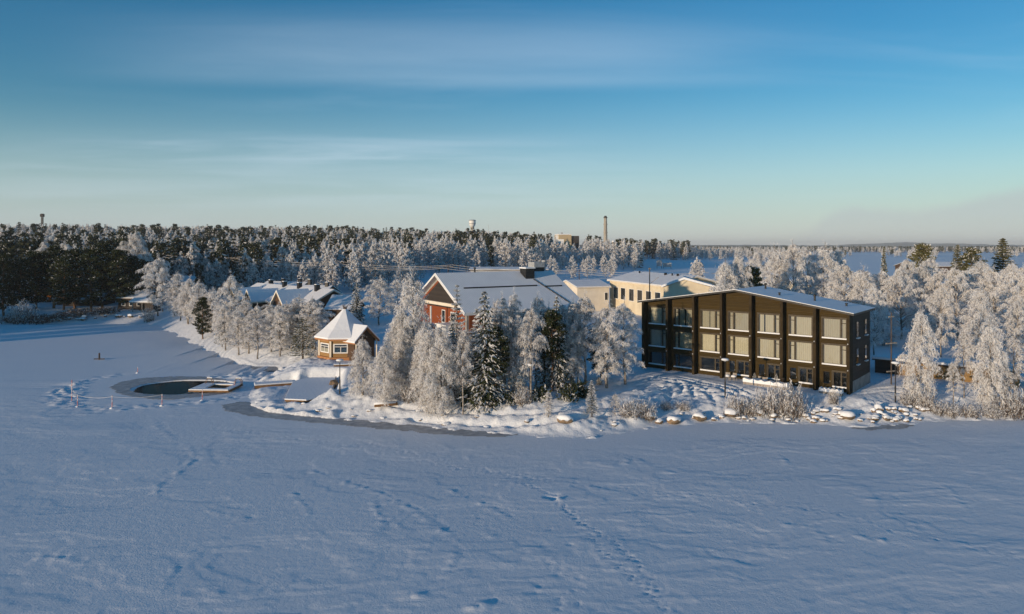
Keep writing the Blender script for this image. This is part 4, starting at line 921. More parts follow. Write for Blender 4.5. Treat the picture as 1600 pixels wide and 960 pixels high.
for k in range(NBAY):
    a = k * BW + .17; b = (k + 1) * BW - .17; x0 = a + .45; x1 = b - .45; left = k % 2 == 1; top0 = 9.02
    w = MB()
    for z0, z1 in ((3.25, 5.72), (6.52, 8.98)):
        w.box(a, x0, WF, WF + .3, z0, z1); w.box(x1, b, WF, WF + .3, z0, z1)
        window_unit(x0, x1, z0, z1, left)
    w.box(a, b, WF, WF + .3, 2.42, 3.25); w.box(a, b, WF, WF + .3, 5.72, 6.52)
    outline = [(a, 8.98), (b, 8.98), (b, zr(b))] + ([(HL / 2, zr(HL / 2))] if a < HL / 2 < b else []) + [(a, zr(a))]
    prism_y(w, outline, WF, WF + .3)
    if k < 3:
        w.box(a, x0, WF, WF + .3, -1.0, 2.42); w.box(x1, b, WF, WF + .3, -1.0, 2.42); w.box(x0, x1, WF, WF + .3, -1.0, .62)
        window_unit(x0, x1, .62, 2.42, left, dark=True)
    else:
        d0, d1 = a + .42, a + 1.42; q0, q1 = a + 1.68, b - .38
        w.box(a, d0, WF, WF + .3, -1.0, 2.42); w.box(d1, q0, WF, WF + .3, -1.0, 2.42); w.box(q1, b, WF, WF + .3, -1.0, 2.42); w.box(d0, d1, WF, WF + .3, -1.0, .05); w.box(q0, q1, WF, WF + .3, -1.0, .55)
        door_unit(d0, d1, .05, 2.42); window_unit(q0, q1, .55, 2.42, False, dark=True)
    for zb in (2.9, 6.12):
        w.box(a, b, WF - .05, WF - .003, zb - .09, zb + .09)
    w.build('bay_wall', M['clad'], hotel)
for k in range(NBAY + 1):
    x = k * BW; x0, x1 = (x - .17, x + .17) if 0 < k < NBAY else ((0, .34) if k == 0 else (HL - .34, HL))
    m = MB(); prism_y(m, [(x0, -1.2), (x1, -1.2), (x1, zr(x1) - .002), (x0, zr(x0) - .002)], 0, WF + .297); f = m.build('fin_wall', M['fin'], hotel)
    if 0 < k: m = MB(); m.box(x0 + .1, x0 + .2, -.09, -.003, 6.0, 6.14); m.build('lamp', M['metal'], f); m = MB(); m.box(x0 + .1, x0 + .2, -.09, -.003, 2.8, 2.94); m.build('lamp', M['metal'], f)
ov = .55
def roof_half(x0, x1, z0, z1, t, y0, y1): return [(x0, z0), (x1, z1), (x1, z1 + t), (x0, z0 + t)]
sl = 2.2 / (HL / 2)
m = MB(); ro = [(-ov, 9.65 - ov * sl), (HL / 2, 11.85), (HL + ov, 9.65 - ov * sl), (HL + ov, 9.65 - ov * sl + .24), (HL / 2, 12.09), (-ov, 9.65 - ov * sl + .24)]
for s_, e_ in ((0, 1), (1, 2)):
    q = [ro[s_], ro[e_], ro[5 - e_], ro[5 - s_]]; prism_y(m, q, -.32, DEP + .4)
roof = m.build('roof', M['black'], hotel)
m = MB()
for s_ in (0, 1):
    q = [(-ov + .02, 9.65 - ov * sl + .243), (HL / 2, 12.093), (HL / 2, 12.16), (-ov + .02, 9.65 - ov * sl + .30)] if s_ == 0 else [(HL / 2, 12.093), (HL + ov - .02, 9.65 - ov * sl + .243), (HL + ov - .02, 9.65 - ov * sl + .30), (HL / 2, 12.16)]
    prism_y(m, q, -.27, DEP + .38)
m.build('roof_snow', M['roof_snow'], roof)
for x, y, h in ((15.6, 7.2, .75), (23.0, 4.6, .8), (19.0, 3.0, .35), (26.6, 5.6, .35)):
    z = zr(x) + .3; m = MB(); m.lathe([(.13, -.2), (.13, h * .75), (.2, h * .75), (.2, h), (.03, h + .05)], 10, (x, y, z)); m.build('vent_pipe', M['black'], roof)
for y, z0 in ((3.4, 6.6), (3.4, 3.3), (7.4, 6.6), (7.4, 3.3)):        # narrow end windows with snow on their ledges
    m = MB(); m.box(HL + .003, HL + .06, y - .45, y + .45, z0, z0 + 2.0); w = m.build('end_window', M['frame_dark'], hotel)
    m = MB(); m.poly([(HL + .064, y - .36, z0 + .1), (HL + .064, y + .36, z0 + .1), (HL + .064, y + .36, z0 + 1.9), (HL + .064, y - .36, z0 + 1.9)]); m.build('pane', M['glass_dark'], w)
    m = MB(); m.box(HL + .005, HL + .30, y - .5, y + .5, z0 - .16, z0 - .03); m.build('snowy_ledge', M['cap_snow'], w, bevel=.03)
HW = local(HOT_L, math.atan2(HU[1], HU[0]))
# snow covered terrace edge, garden seats and shrubs in pots before the ground floor
def on_hotel(name, label, cat, x, y, rz=0, group=None):
    p = HW(x, y); return thing(name, label, cat, (p[0], p[1], gtop(*p)), math.atan2(HU[1], HU[0]) + rz, group)
def snow_block(L, Wd, H, name, label, cat, x, y, wood_h=.3):
    o = on_hotel(name, label, cat, x, y)
    m = MB(); m.box(-L / 2, L / 2, -Wd / 2, Wd / 2, -.4, wood_h); m.build('timber_side', M['grey_wood'], o)
    n = 26; m = MB(); top = [(-L / 2 + L * i / n, H + .08 * math.sin(i * 1.3) + rnd.uniform(-.04, .04)) for i in range(n + 1)]
    prism_y(m, [(L / 2 + .05, wood_h + .003), (-L / 2 - .05, wood_h + .003)] + [(a * 1.01, b) for a, b in top], -Wd / 2 - .06, Wd / 2 + .06); m.build('snow_cap', M['cap_snow'], o, bevel=.06)
    return o
snow_block(5.6, .7, .75, 'raised_planter', 'long snow covered planter edging the hotel terrace', 'planter', 19.0, -2.0)
snow_block(2.6, .6, .7, 'raised_planter', 'short snow covered planter at the last bay of the hotel', 'planter', 26.6, -1.1)
def garden_chair(x, y, rz, label):
    o = on_hotel('garden_chair', label, 'chair', x, y, rz, 'snowy chairs on the hotel terrace')
    m = MB(); m.box(-.3, .3, -.3, .3, .40, .46); m.build('seat', M['grey_wood'], o)
    m = MB(); m.box(-.3, .3, .25, .30, .463, .95); m.build('backrest', M['grey_wood'], o)
    for sx in (-.27, .27):
        for sy in (-.27, .27): m = MB(); m.box(sx - .025, sx + .025, sy - .025, sy + .025, -.1, .398); m.build('leg', M['grey_wood'], o)
    m = MB(); m.lathe([(.36, .463), (.36, .56), (.25, .68), (.05, .72)], 10); m.build('snow_cap', M['cap_snow'], o, smooth=True)
garden_chair(13.3, -.5, .2, 'snow heaped garden chair left of the terrace door below the tallest bay')
garden_chair(14.1, -.3, -.2, 'snow heaped garden chair nearer the wall below the tallest bay')
garden_chair(18.4, -.6, .4, 'snow heaped garden chair behind the long planter')
garden_chair(17.5, -.4, -.3, 'snow heaped garden chair beside the fifth bay door')
for x, y, h, lab in ((19.9, -.7, 1.5, 'small frosted spire shrub in a pot behind the long planter'), (17.0, -.5, 1.2, 'small frosted spire shrub beside the fifth bay door')):
    o = on_hotel('potted_shrub', lab, 'shrub', x, y); tk, cr, rw = PB['frostfir'][0]
    m = MB(); m.lathe([(.16, -.1), (.22, .28), (.24, .3)], 12); m.build('pot', M['black'], o)
    c = link('crown', cr, o); c.scale = (.22, .22, h / 10); c.location = (0, 0, .2)
# ------------------------------------------------------------------ street lamps
def street_lamp(px, base, top, label, rz=0):
    x, y, z = on_ground(px, base); z = gtop(x, y); h = CAMH - (top - HZ) / FPX * y - z
    o = thing('street_lamp', label, 'street lamp', (x, y, z), rz, 'lamp posts along the shore path')
    m = MB(); m.tube([(0, 0, -.3), (0, 0, h * .42)], .085, 10); m.build('base_post', M['black'], o)
    m = MB(); m.tube([(0, 0, h * .42), (0, 0, h - .25)], [.062, .05], 8); m.build('post', M['black'], o)
    m = MB(); m.lathe([(.06, h - .25), (.10, h - .18), (.42, h - .12), (.44, h - .05), (.30, h - .02)], 16); hd = m.build('lamp_head', M['metal'], o)
    m = MB(); m.lathe([(.45, h - .05), (.46, h + .03), (.34, h + .12), (.05, h + .15)], 16); m.build('snow_cap', M['cap_snow'], hd, smooth=True)
street_lamp(531, 620, 563, 'black lamp post with a snowy flat head in front of the round hut')
street_lamp(828, 632, 570, 'black lamp post with a snowy flat head before the pines of the red house')
street_lamp(1133, 623, 562, 'black lamp post with a snowy flat head in front of the timber hotel')
street_lamp(1399, 630, 567, 'black lamp post with a snowy flat head beside the end wall of the hotel')
# ------------------------------------------------------------------ hexagonal hut with pointed roof
kx, ky, kz = on_ground(539, 557); kz = gtop(kx, ky)
hut = thing('round_hut', 'round honey brown log hut with a tall pointed snow roof and a gabled porch', 'hut', (kx, ky, kz), 0)
NS = 8; RW = 4.0; RE = 4.75; HWL = 2.95; RT = 4.55; A0 = math.atan2(-.66, .75)
ang = [A0 + (k + .5) * 2 * math.pi / NS for k in range(NS)]
cpt = lambda r, k, z: (r * math.cos(ang[k % NS]), r * math.sin(ang[k % NS]), z)
m = MB(); m.prism([cpt(RW, k, -.5) for k in range(NS)], (0, 0, HWL + .5)); wall = m.build('wall', M['honey'], hut)
m = MB(); m.prism([cpt(RW + .35, k, -.6) for k in range(NS)], (0, 0, .95)); m.build('plinth', M['orange_trim'], hut)
for k in range(NS):
    m = MB(); m.bar(cpt(RW + .06, k, .36), cpt(RW + .06, k, HWL), .28); m.build('corner_post', M['cream_pale'], hut)
def facet_window(k):
    a = Vector(cpt(RW, k, 0)); b = Vector(cpt(RW, k + 1, 0)); mid = (a + b) / 2; d = (b - a).normalized(); n = Vector((mid.x, mid.y, 0)).normalized()
    P = lambda s, z, o: mid + d * s + n * o + Vector((0, 0, z))
    m = MB(); z0, z1, hw = .95, 2.45, 1.0
    def fb(s0, s1, za, zb, o0=.004, o1=.09): m.prism([P(s0, za, o0), P(s1, za, o0), P(s1, zb, o0), P(s0, zb, o0)], n * (o1 - o0))
    fb(-hw - .15, -hw + .06, z0, z1); fb(hw - .06, hw + .15, z0, z1); fb(-hw + .06, hw - .06, z0, z0 + .17); fb(-hw + .06, hw - .06, z1 - .17, z1); fb(-hw + .06, hw - .06, 1.93, 2.02, .02, .075); fb(-.045, .045, z0 + .17, 1.93, .02, .075)
    w = m.build('window', M['white'], hut)
    m = MB(); m.poly([P(-hw, z0 + .1, .03), P(hw, z0 + .1, .03), P(hw, z1 - .1, .03), P(-hw, z1 - .1, .03)]); m.build('pane', M['glass'], w)
    m = MB(); m.poly([P(-hw, z0 + .1, .008), P(hw, z0 + .1, .008), P(hw, z1 - .1, .008), P(-hw, z1 - .1, .008)]); m.build('dark_window_backing', M['dark_in'], w)  # flat dark sheet standing in for the unlit inside
    m = MB(); m.poly([P(-hw, z0 + .1, .012), P(hw, z0 + .1, .012), P(hw, z0 + .75, .012), P(-hw, z0 + .75, .012)]); m.build('half_curtain', M['curtain'], w)
for k in range(NS):
    if k not in (NS - 1,): facet_window(k)
m = MB(); m.prism([cpt(RE, k, HWL - .02) for k in range(NS)], (0, 0, .30)); m.build('eave_board', M['orange_trim'], hut)
m = MB(); sn = []
for r, z in ((RE + .10, HWL + .285), (RE + .10, HWL + .50), (RE * .72, HWL + 1.60), (RE * .36, HWL + 3.15), (.34, HWL + RT), (.28, HWL + RT + .04)): sn.append([cpt(r, k, z) for k in range(NS)])
for a, b in zip(sn[:-1], sn[1:]):
    for k in range(NS): j = (k + 1) % NS; m.poly([a[k], a[j], b[j], b[k]])
m.poly(sn[0][::-1]); m.poly(sn[-1]); rf = m.build('snow_roof', M['roof_snow'], hut)
m = MB()
for k in range(9):
    a = k * .7; m.tube([(.12 * math.cos(a), .12 * math.sin(a), HWL + RT - .1), (.5 * math.cos(a) * rnd.uniform(.6, 1.3), .5 * math.sin(a), HWL + RT + rnd.uniform(.45, .85))], [.05, .03], 5)
m.lathe([(.3, HWL + RT), (.3, HWL + RT + .25), (.36, HWL + RT + .27)], 8); m.build('smoke_crown', M['dark_bark'], rf)
# porch: gable pointing along A0
ca, sa = math.cos(A0), math.sin(A0); PX = lambda t, s, z: (ca * t - sa * s, sa * t + ca * s, z)
def porch_prism(m, sz, t0, t1): return m.prism([PX(t0, s, z) for s, z in sz], Vector(PX(t1, 0, 0)) - Vector(PX(t0, 0, 0)))
PHW = 2.35; PZ0, PZ1 = HWL - .35, HWL + 1.95; T1 = RE + 1.15
m = MB()
porch_prism(m, [(-PHW, PZ0), (0, PZ1), (0, PZ1 + .2), (-PHW, PZ0 + .2)], 1.2, T1); porch_prism(m, [(0, PZ1), (PHW, PZ0), (PHW, PZ0 + .2), (0, PZ1 + .2)], 1.2, T1); pr = m.build('porch_roof', M['orange_trim'], hut)
m = MB(); porch_prism(m, [(-PHW - .06, PZ0 + .19), (0, PZ1 + .203), (0, PZ1 + .42), (-PHW - .06, PZ0 + .40)], 1.2, T1 + .03); porch_prism(m, [(0, PZ1 + .203), (PHW + .06, PZ0 + .19), (PHW + .06, PZ0 + .40), (0, PZ1 + .42)], 1.2, T1 + .03); m.build('porch_snow', M['roof_snow'], pr)
m = MB(); porch_prism(m, [(-1.9, -.4), (1.9, -.4), (1.9, PZ0 + .45), (0, PZ1 - .06), (-1.9, PZ0 + .45)], 3.0, RE + .45); m.build('porch_wall', M['dark_brown'], hut)
for s in (-1.95, 1.95): m = MB(); m.bar(PX(T1 - .25, s, -.4), PX(T1 - .25, s, PZ0 + .35), .18); m.build('porch_post', M['cream_pale'], hut)
m = MB(); porch_prism(m, [(-.55, 0), (.55, 0), (.55, 2.1), (-.55, 2.1)], RE + .454, RE + .52); dr = m.build('door', M['brown_wood'], hut)
m = MB(); porch_prism(m, [(.35, 1.0), (.43, 1.0), (.43, 1.14), (.35, 1.14)], RE + .523, RE + .58); m.build('handle', M['metal'], dr)
m = MB(); m.box(-2.6, 2.6, -1.0, 1.0, 0, .2)
px_, py_ = at(548, 568, kz + .2)
o = thing('terrace_step', 'low brown timber terrace edge in front of the hut', 'step', (px_, py_, gtop(px_, py_) - .02), .25); m = MB(); m.box(-2.4, 2.4, -.5, .5, -.2, .22); m.build('timber_edge', M['brown_wood'], o); m = MB(); m.box(-2.45, 2.45, -.48, .52, .223, .36); m.build('snow_cap', M['cap_snow'], o, bevel=.05)
# ------------------------------------------------------------------ jetty, ice hole rails, rope stakes
def slab(o, x0, x1, y0, y1, z, wood='plank'):
    m = MB(); m.box(x0, x1, y0, y1, z - .22, z); d = m.build('deck', M[wood], o)
    m = MB(); m.box(x0 + .04, x1 - .04, y0 - .03, y1 - .04, z + .003, z + .16); m.build('deck_snow', M['cap_snow'], d, bevel=.05)
dx0, dy0 = at(290, 612, .25); dx1, dy1 = at(358, 610, .25)
dock = thing('swimming_dock', 'snowy timber swimming dock with a square opening beside the black water', 'dock', (dx0 + .3, dy0 + .1, 0), -.04)
WD = dx1 - dx0
slab(dock, 0, WD, 0, 1.0, .38); slab(dock, 0, 1.9, 1.003, 4.6, .38); slab(dock, WD - .9, WD, 1.003, 4.6, .38); slab(dock, 1.903, WD - .903, 3.6, 4.6, .38)
m = MB(); m.box(1.905, WD - .905, 1.005, 3.595, -.2, .03); m.build('open_water', M['water'], dock)
for x in (.9, WD - .5):
    for y in (3.9, 4.3):
        m = MB(); m.tube([(x + .55, y, .3), (x + .5, y, .95), (x + .2, y, 1.25), (x - .25, y, 1.2), (x - .45, y, .8), (x - .5, y, -.1)], .045, 6); m.build('ladder_rail', M['brown_wood'], dock)
    m = MB(); m.box(x - .25, x + .5, 3.95, 4.25, 1.26, 1.40); m.build('rail_snow', M['cap_snow'], dock, bevel=.04)
for px, base, top, lab in ((112,628,594,'thin rope stake among the ice lumps at the far end of the ring'),(121,636,617,'thin stake beside the trodden ring, lower of the close pair'),(175,638,618,'thin white rope stake in front of the black water'),(253,634,616,'reddish rope stake with a heap of snow at its foot'),(316,626,609,'white rope stake below the dock edge'),(366,608,596,'white rope stake beside the dock'),(215,583,574,'thin stake behind the black water')):
    x, y = at(px, base, 0); h = max(.7, (base - top) / FPX * y)
    o = thing('rope_stake', lab, 'stake', (x, y, 0), 0, 'rope stakes round the ice hole'); m = MB(); m.tube([(0, 0, -.3), (.03, 0, h)], .045, 6); m.build('stick', M['stake_red'], o)
    m = MB(); m.lathe([(.30, -.05), (.24, .05), (.13, .11), (.03, .14)], 10); m.build('snow_heap', M['cap_snow'], o, smooth=True)
rope_pts = [(112, 604, 1.5), (121, 618, .9), (175, 620, 1.2), (253, 617, 1.2), (300, 612, 1.0), (316, 610, 1.0)]
rp = []
for (a, b, z), (c, d, z2) in zip(rope_pts[:-1], rope_pts[1:]):
    p = Vector((*at(a, b, z), z)); q = Vector((*at(c, d, z2), z2))
    for t_ in np.linspace(0, 1, 8)[:-1]: v = p.lerp(q, t_); v.z -= .25 * 4 * t_ * (1 - t_); rp.append(v)
m = MB(); m.tube(rp, .018, 5); tag(m.build('barrier_rope', M['rope']), 'pale rope strung between the thin stakes round the ice hole', 'rope')
x, y = at(155, 562, 0); o = thing('wooden_post', 'short dark post standing alone on the ice behind the ring', 'post', (x, y, 0)); m = MB(); m.tube([(0, 0, -.3), (.03, 0, 1.15)], .14, 8); m.build('shaft', M['dark_bark'], o); m = MB(); m.box(-.9, .9, -.15, .15, .05, .16); m.build('cross_board', M['dark_bark'], o)
# snow covered walkway with a plank edge, and the square deck
wl_ = float(np.hypot(*wv)); o = thing('jetty_walkway', 'snow covered walkway with a brown plank side leading to the dock', 'walkway', (WALK[0][0], WALK[0][1], .1), math.atan2(wv[1], wv[0]))
m = MB(); m.box(0, wl_, -.1, .08, -.25, .36); m.build('plank_side', M['plank'], o); m = MB(); m.box(0, wl_, .083, 1.7, -.2, .30); m.build('boards', M['plank'], o); m = MB(); m.box(-.05, wl_ + .05, -.06, 1.75, .363, .56); m.build('snow_cover', M['cap_snow'], o, bevel=.1)
o = thing('sun_deck', 'square snow covered timber deck over a shaded gap painted black, near the lamp post', 'deck', (DECK[0][0], DECK[0][1], 0)); dk = [(p - DECK[0][0], q - DECK[0][1]) for p, q in DECK]
m = MB(); m.prism([(p, q, .60) for p, q in dk], (0, 0, .20)); m.build('platform', M['plank'], o)
m = MB(); m.prism([(p * 1.005 - .03, q * 1.0 - .05, .803) for p, q in dk], (0, 0, .15)); m.build('snow_cover', M['cap_snow'], o, bevel=.04)
m = MB(); m.prism([(p * .97 + .1, q * .97 + .15, .1) for p, q in dk], (0, 0, .495)); m.build('black_shade_block', M['black'], o)  # solid black block painted in for the shade under the deck
m = MB(); m.bar((*dk[2], .9), (*dk[3], .95), .14, .3); m.build('side_beam', M['grey_wood'], o)
x, y, z = on_ground(676, 633)
x, y, z = on_ground(605, 640); o = thing('log_bench', 'snow topped log bench on the bank below the drooping birches', 'bench', (x, y, gtop(x, y)), .35); m = MB(); m.tube([(-1.5, 0, .28), (1.2, 0, .30)], .2, 8); m.build('log', M['plank'], o); m = MB(); m.tube([(-1.55, 0, .46), (1.0, 0, .48)], [.16, .18], 8); m.build('snow_cap', M['cap_snow'], o, smooth=True)
# ------------------------------------------------------------------ boulders
ROCKS = []
for k in range(6):
    r = np.random.default_rng(500 + k); bm = bmesh.new(); bmesh.ops.create_icosphere(bm, subdivisions=3, radius=1)
    cuts = unit(r.normal(0, 1, (9, 3))); dd = r.uniform(.62, .95, 9)
    for v in bm.verts:
        p = np.array(v.co); p *= 1 + .10 * (float(vnoise(np.array([p[0] * 1.7 + 9]), np.array([p[1] * 1.7 + p[2] * 2]), k)[0]) - .5)
        for c_, d_ in zip(cuts, dd):
            e = p @ c_ - d_
            if e > 0: p = p - c_ * e * .9
        v.co = p * [1.15, .9, .72]
    me = bpy.data.meshes.new('boulder_rock'); bm.to_mesh(me); me.materials.append(M['rock'])
    bm2 = bm.copy(); bm.free()
    for v in bm2.verts:
        p = v.co.copy(); lim = .10 + .5 * (float(vnoise(np.array([p.x * 2.3 + 4]), np.array([p.y * 2.3]), 30 + k)[0]) - .5)
        tpz = max(p.z, lim); k_ = min(1, max(0, (p.z - lim) / .35)); v.co = (p.x * (1.015 + .04 * k_), p.y * (1.02 + .04 * k_) + .02, tpz + .13 * k_)
    cap = bpy.data.meshes.new('boulder_snow'); bm2.to_mesh(cap); bm2.free(); cap.materials.append(M['cap_snow'])
    for q in (me, cap): q.polygons.foreach_set('use_smooth', [q is cap] * len(q.polygons))
    ROCKS.append((me, cap))
def boulder(px, base, wpx, label, group=None, cap=True, bury=.25, hs=1.0, k=None):
    x, y, z = on_ground(px, base); z = gtop(x, y); s = wpx / FPX * y / 2.2; me, cp = ROCKS[rnd.randrange(6) if k is None else k]
    o = thing('boulder', label, 'boulder', (x, y, z + s * .72 * hs - s * bury), rnd.uniform(-.5, .5) + rnd.choice((0, 3.14)), group); o.scale = (s, s * rnd.uniform(.85, 1.1), s * hs)
    link('rock', me, o)
    if cap: link('snow_cap', cp, o)
boulder(521, 588, 19, 'tall bare brown boulder standing beside the lamp post near the hut', cap=False, hs=1.25, bury=.3, k=1)
boulder(882, 662, 27, 'long brown boulder with a thick snow cap alone on the bank', hs=.8, k=2)
boulder(1053, 661, 22, 'brown faced boulder with a pillow of snow, first of the rock bank', k=3)
boulder(1094, 657, 22, 'greyish boulder under a broad snow cap, second along the rock bank', k=4)
boulder(1187, 652, 15, 'squarish orange brown boulder with a tall round snow cap', hs=1.1, k=5)
boulder(1324, 657, 22, 'large rounded orange brown boulder nearest the water below the hotel corner', hs=1.0, k=0)
boulder(1373, 645, 17, 'upright orange brown boulder with a round snow knob below the lamp post', hs=1.3, k=1)
boulder(1209, 655, 12, 'small brown boulder just right of the squarish one', k=2)
boulder(1275, 657, 12, 'small brown stone at the waterline below the big thicket', k=3)
boulder(1142, 652, 22, 'round snow buried boulder below the lamp post of the hotel', k=0); boulder(697, 664, 16, 'dark stone peeping from the snow on the bank below the birches', k=1, hs=.6)
boulder(1015, 657, 20, 'round snow covered boulder beside the pink thicket', k=4); boulder(1030, 661, 14, 'small snowy stone between the round boulder and the brown faced one', k=5)
shp = [p for p, q in SHORE_PX[14:]]; shq = [q for p, q in SHORE_PX[14:]]; rb = random.Random(5)
for k in range(62):
    px = rb.uniform(1245, 1452); t = rb.random(); b = np.interp(px, shp, shq) - 2 - t * 20
    boulder(px, b, rb.uniform(5, 13), 'snow capped boulder in the heaped rock bank below the hotel corner', 'boulders heaped below the hotel corner', bury=rb.uniform(.3, .75), hs=rb.uniform(.8, 1.2))
for k in range(26):
    px = rb.uniform(1035, 1250); t = rb.random(); b = np.interp(px, shp, shq) - 2 - t * 13
    boulder(px, b, rb.uniform(5, 11), 'snow capped boulder in the low rock bank before the thickets', 'boulders along the low rock bank', bury=rb.uniform(.35, .8), hs=rb.uniform(.8, 1.2))
for k in range(20):
    px = rb.uniform(400, 1030); b = np.interp(px, shp, shq) - 3 - rb.random() * 16
    boulder(px, b, rb.uniform(5, 13), 'half buried stone in the snowy bank below the birches', 'stones in the bank below the birches', bury=rb.uniform(.4, .8), hs=rb.uniform(.6, 1))
for k in range(24):
    px = rb.uniform(45, 240); x, y, z = on_ground(px, 503 - rb.random() * 9)
    boulder(px, 502 - rb.random() * 9, rb.uniform(4, 9), 'small snowy stone in the rock edge of the far shore', 'stones along the far shore', bury=.2)
# ------------------------------------------------------------------ other houses
def gable_house(name, label, cat, loc, rz, L, Wd, hw, pitch, wall, group=None, ov=.5, base=-1.5, trim='white', snow=.22, windows=(), chim=(), wall_name='wall'):
    """ridge along local x, front eave at y = 0 side; windows: (face, pos, z0, w, h)"""
    o = thing(name, label, cat, loc, rz, group); rise = Wd / 2 * math.tan(pitch)
    m = MB(); prism_x(m, [(0, base), (Wd, base), (Wd, hw), (Wd / 2, hw + rise), (0, hw)], 0, L); m.build(wall_name, M[wall], o)
    t = math.tan(pitch); m = MB()
    a = [(-ov, hw - ov * t + .02), (Wd / 2, hw + rise + .02), (Wd / 2, hw + rise + .24), (-ov, hw - ov * t + .24)]; b = [(Wd - y, z) for y, z in a]
    prism_x(m, a, -ov, L + ov); prism_x(m, b, -ov, L + ov); rf = m.build('roof', M[trim], o)
    m = MB(); a = [(-ov + .02, hw - ov * t + .243), (Wd / 2, hw + rise + .243), (Wd / 2, hw + rise + .243 + snow), (-ov + .02, hw - ov * t + .243 + snow)]; b = [(Wd - y, z) for y, z in a]
    prism_x(m, a, -ov + .02, L + ov - .02); prism_x(m, b, -ov + .02, L + ov - .02); m.build('roof_snow', M['tile_snow'], rf, bevel=.09)
    for f, p, z0, w, h in windows:
        m = MB(); q = MB()
        if f == 'front': m.box(p - w / 2, p + w / 2, -.08, -.003, z0, z0 + h); q.poly([(p - w / 2 + .12, -.085, z0 + .12), (p + w / 2 - .12, -.085, z0 + .12), (p + w / 2 - .12, -.085, z0 + h - .12), (p - w / 2 + .12, -.085, z0 + h - .12)])
        elif f == 'left': m.box(-.08, -.003, p - w / 2, p + w / 2, z0, z0 + h); q.poly([(-.085, p + w / 2 - .12, z0 + .12), (-.085, p - w / 2 + .12, z0 + .12), (-.085, p - w / 2 + .12, z0 + h - .12), (-.085, p + w / 2 - .12, z0 + h - .12)])
        else: m.box(L + .003, L + .08, p - w / 2, p + w / 2, z0, z0 + h); q.poly([(L + .085, p - w / 2 + .12, z0 + .12), (L + .085, p + w / 2 - .12, z0 + .12), (L + .085, p + w / 2 - .12, z0 + h - .12), (L + .085, p - w / 2 + .12, z0 + h - .12)])
        w_ = m.build('window', M['white'], o); q.build('pane', M['pane_flat'], w_)
    for x, y, w, d, h, mat in chim:
        z = hw + (y if y < Wd / 2 else Wd - y) * t; m = MB(); m.box(x - w / 2, x + w / 2, y - d / 2, y + d / 2, z - .5, z + h); m.box(x - w / 2 - .08, x + w / 2 + .08, y - d / 2 - .08, y + d / 2 + .08, z + h + .002, z + h + .12); c = m.build('chimney', M[mat], rf)
        m = MB(); m.box(x - w / 2, x + w / 2, y - d / 2, y + d / 2, z + h + .123, z + h + .26); m.build('snow_cap', M['cap_snow'], c)
    return o, rf
k = N('dark_pane'); k.b.inputs['Base Color'].default_value = (.02, .025, .03, 1); k.b.inputs['Roughness'].default_value = .05; no = k.n('ShaderNodeTexNoise', Scale=1.0); bp = k.n('ShaderNodeBump', Strength=.05, Distance=.01); k.l(no.outputs[0], bp.inputs['Height']); k.l(bp.outputs[0], k.b.inputs['Normal']); M['pane_flat'] = k.m
# --- red house
RA = math.atan2(.53, .85); E = (-6.6, 100.5); gE = gtop(*E)
LW = 17.68
red, rrf = gable_house('red_house', 'large red boarded house with a snowy gable roof, balcony and black chimneys behind the birches', 'house', (E[0], E[1], 2.2), RA, 20.6, LW, 8.2, R(29), 'grey_render' if 'grey_render' in M else 'concrete', ov=.9,
    windows=[('front', 16.6, 5.9, 1.6, 1.7), ('front', 18.8, 5.9, 1.0, 1.6), ('front', 17.6, 2.9, 1.0, 1.4), ('front', 14.2, 2.9, 1.0, 1.4), ('front', 18.6, .5, 1.7, 1.3), ('front', 3.0, 6.1, 1.1, 1.7), ('front', 5.0, 6.1, 1.1, 1.7), ('front', 9.5, 5.9, 1.1, 1.6), ('front', 12.2, 5.9, 1.1, 1.6), ('left', 4.2, 5.9, 1.6, 1.9), ('left', 7.4, 5.9, 1.2, 2.0)])
m = MB(); prism_x(m, [(.4, 4.6), (LW - .4, 4.6), (LW - .4, 8.15), (LW / 2, 12.6), (.4, 8.15)], -.06, -.004); m.build('red_gable_wall', M['red'], red)
m = MB(); m.box(.4, 5.6, -.06, -.004, 4.6, 8.0); m.build('red_front_wall', M['red'], red)
m = MB(); m.box(-.05, 6.8, -.07, -.0645, .2, 4.5); m.build('yellow_lower_wall', M['cream'], red)
m = MB(); prism_x(m, [(1.6, 8.3), (LW - 1.6, 8.3), (LW / 2, 12.2)], -.12, -.064); m.build('dark_gable_recess', M['dark_wall'], red)  # dark board panel paints in the shade of the deep gable recess
m = MB(); m.prism([(-.5, 3.0, 8.6), (-.5, LW - 3.0, 8.6), (-.5, LW - 3, 9.05), (-.5, 3.0, 9.05)], (.43, 0, 0)); m.build('gable_beam', M['cream_pale'], red)
# balcony round the gable corner
m = MB(); m.box(-3.4, -.07, -1.6, LW - 3, 4.15, 4.40); m.box(-.068, 7.5, -1.8, -.075, 4.15, 4.40); bal = m.build('balcony', M['grey_wood'], red)
rl = MB()
for z in (4.6, 4.82, 5.04, 5.26): rl.box(-3.42, -3.36, -1.6, LW - 3, z, z + .12); rl.box(-3.36, 7.5, -1.86, -1.80, z, z + .12)
rl.build('railing', M['grey_wood'], bal)
for x, y in ((-3.3, -1.7), (-3.3, 3), (-3.3, 8), (-3.3, 13), (1, -1.7), (4.5, -1.7), (7.4, -1.7)):
    m = MB(); m.box(x - .09, x + .09, y - .09, y + .09, -2, 5.5); m.build('balcony_post', M['grey_wood'], bal)
m = MB(); m.box(-3.35, 7.5, -1.92, -1.7, 5.41, 5.5); m.box(-3.48, -3.3, -1.6, LW - 3, 5.41, 5.5); m.build('railing_snow', M['cap_snow'], bal)
m = MB(); m.box(-3.2, -3.0, 5.4, 5.6, 4.4, 8.75); m.build('white_post', M['white'], red)
m = MB(); m.box(-2.6, -.065, 1.5, 5.2, 4.41, 6.2); m.build('glazed_porch', M['white'], red)
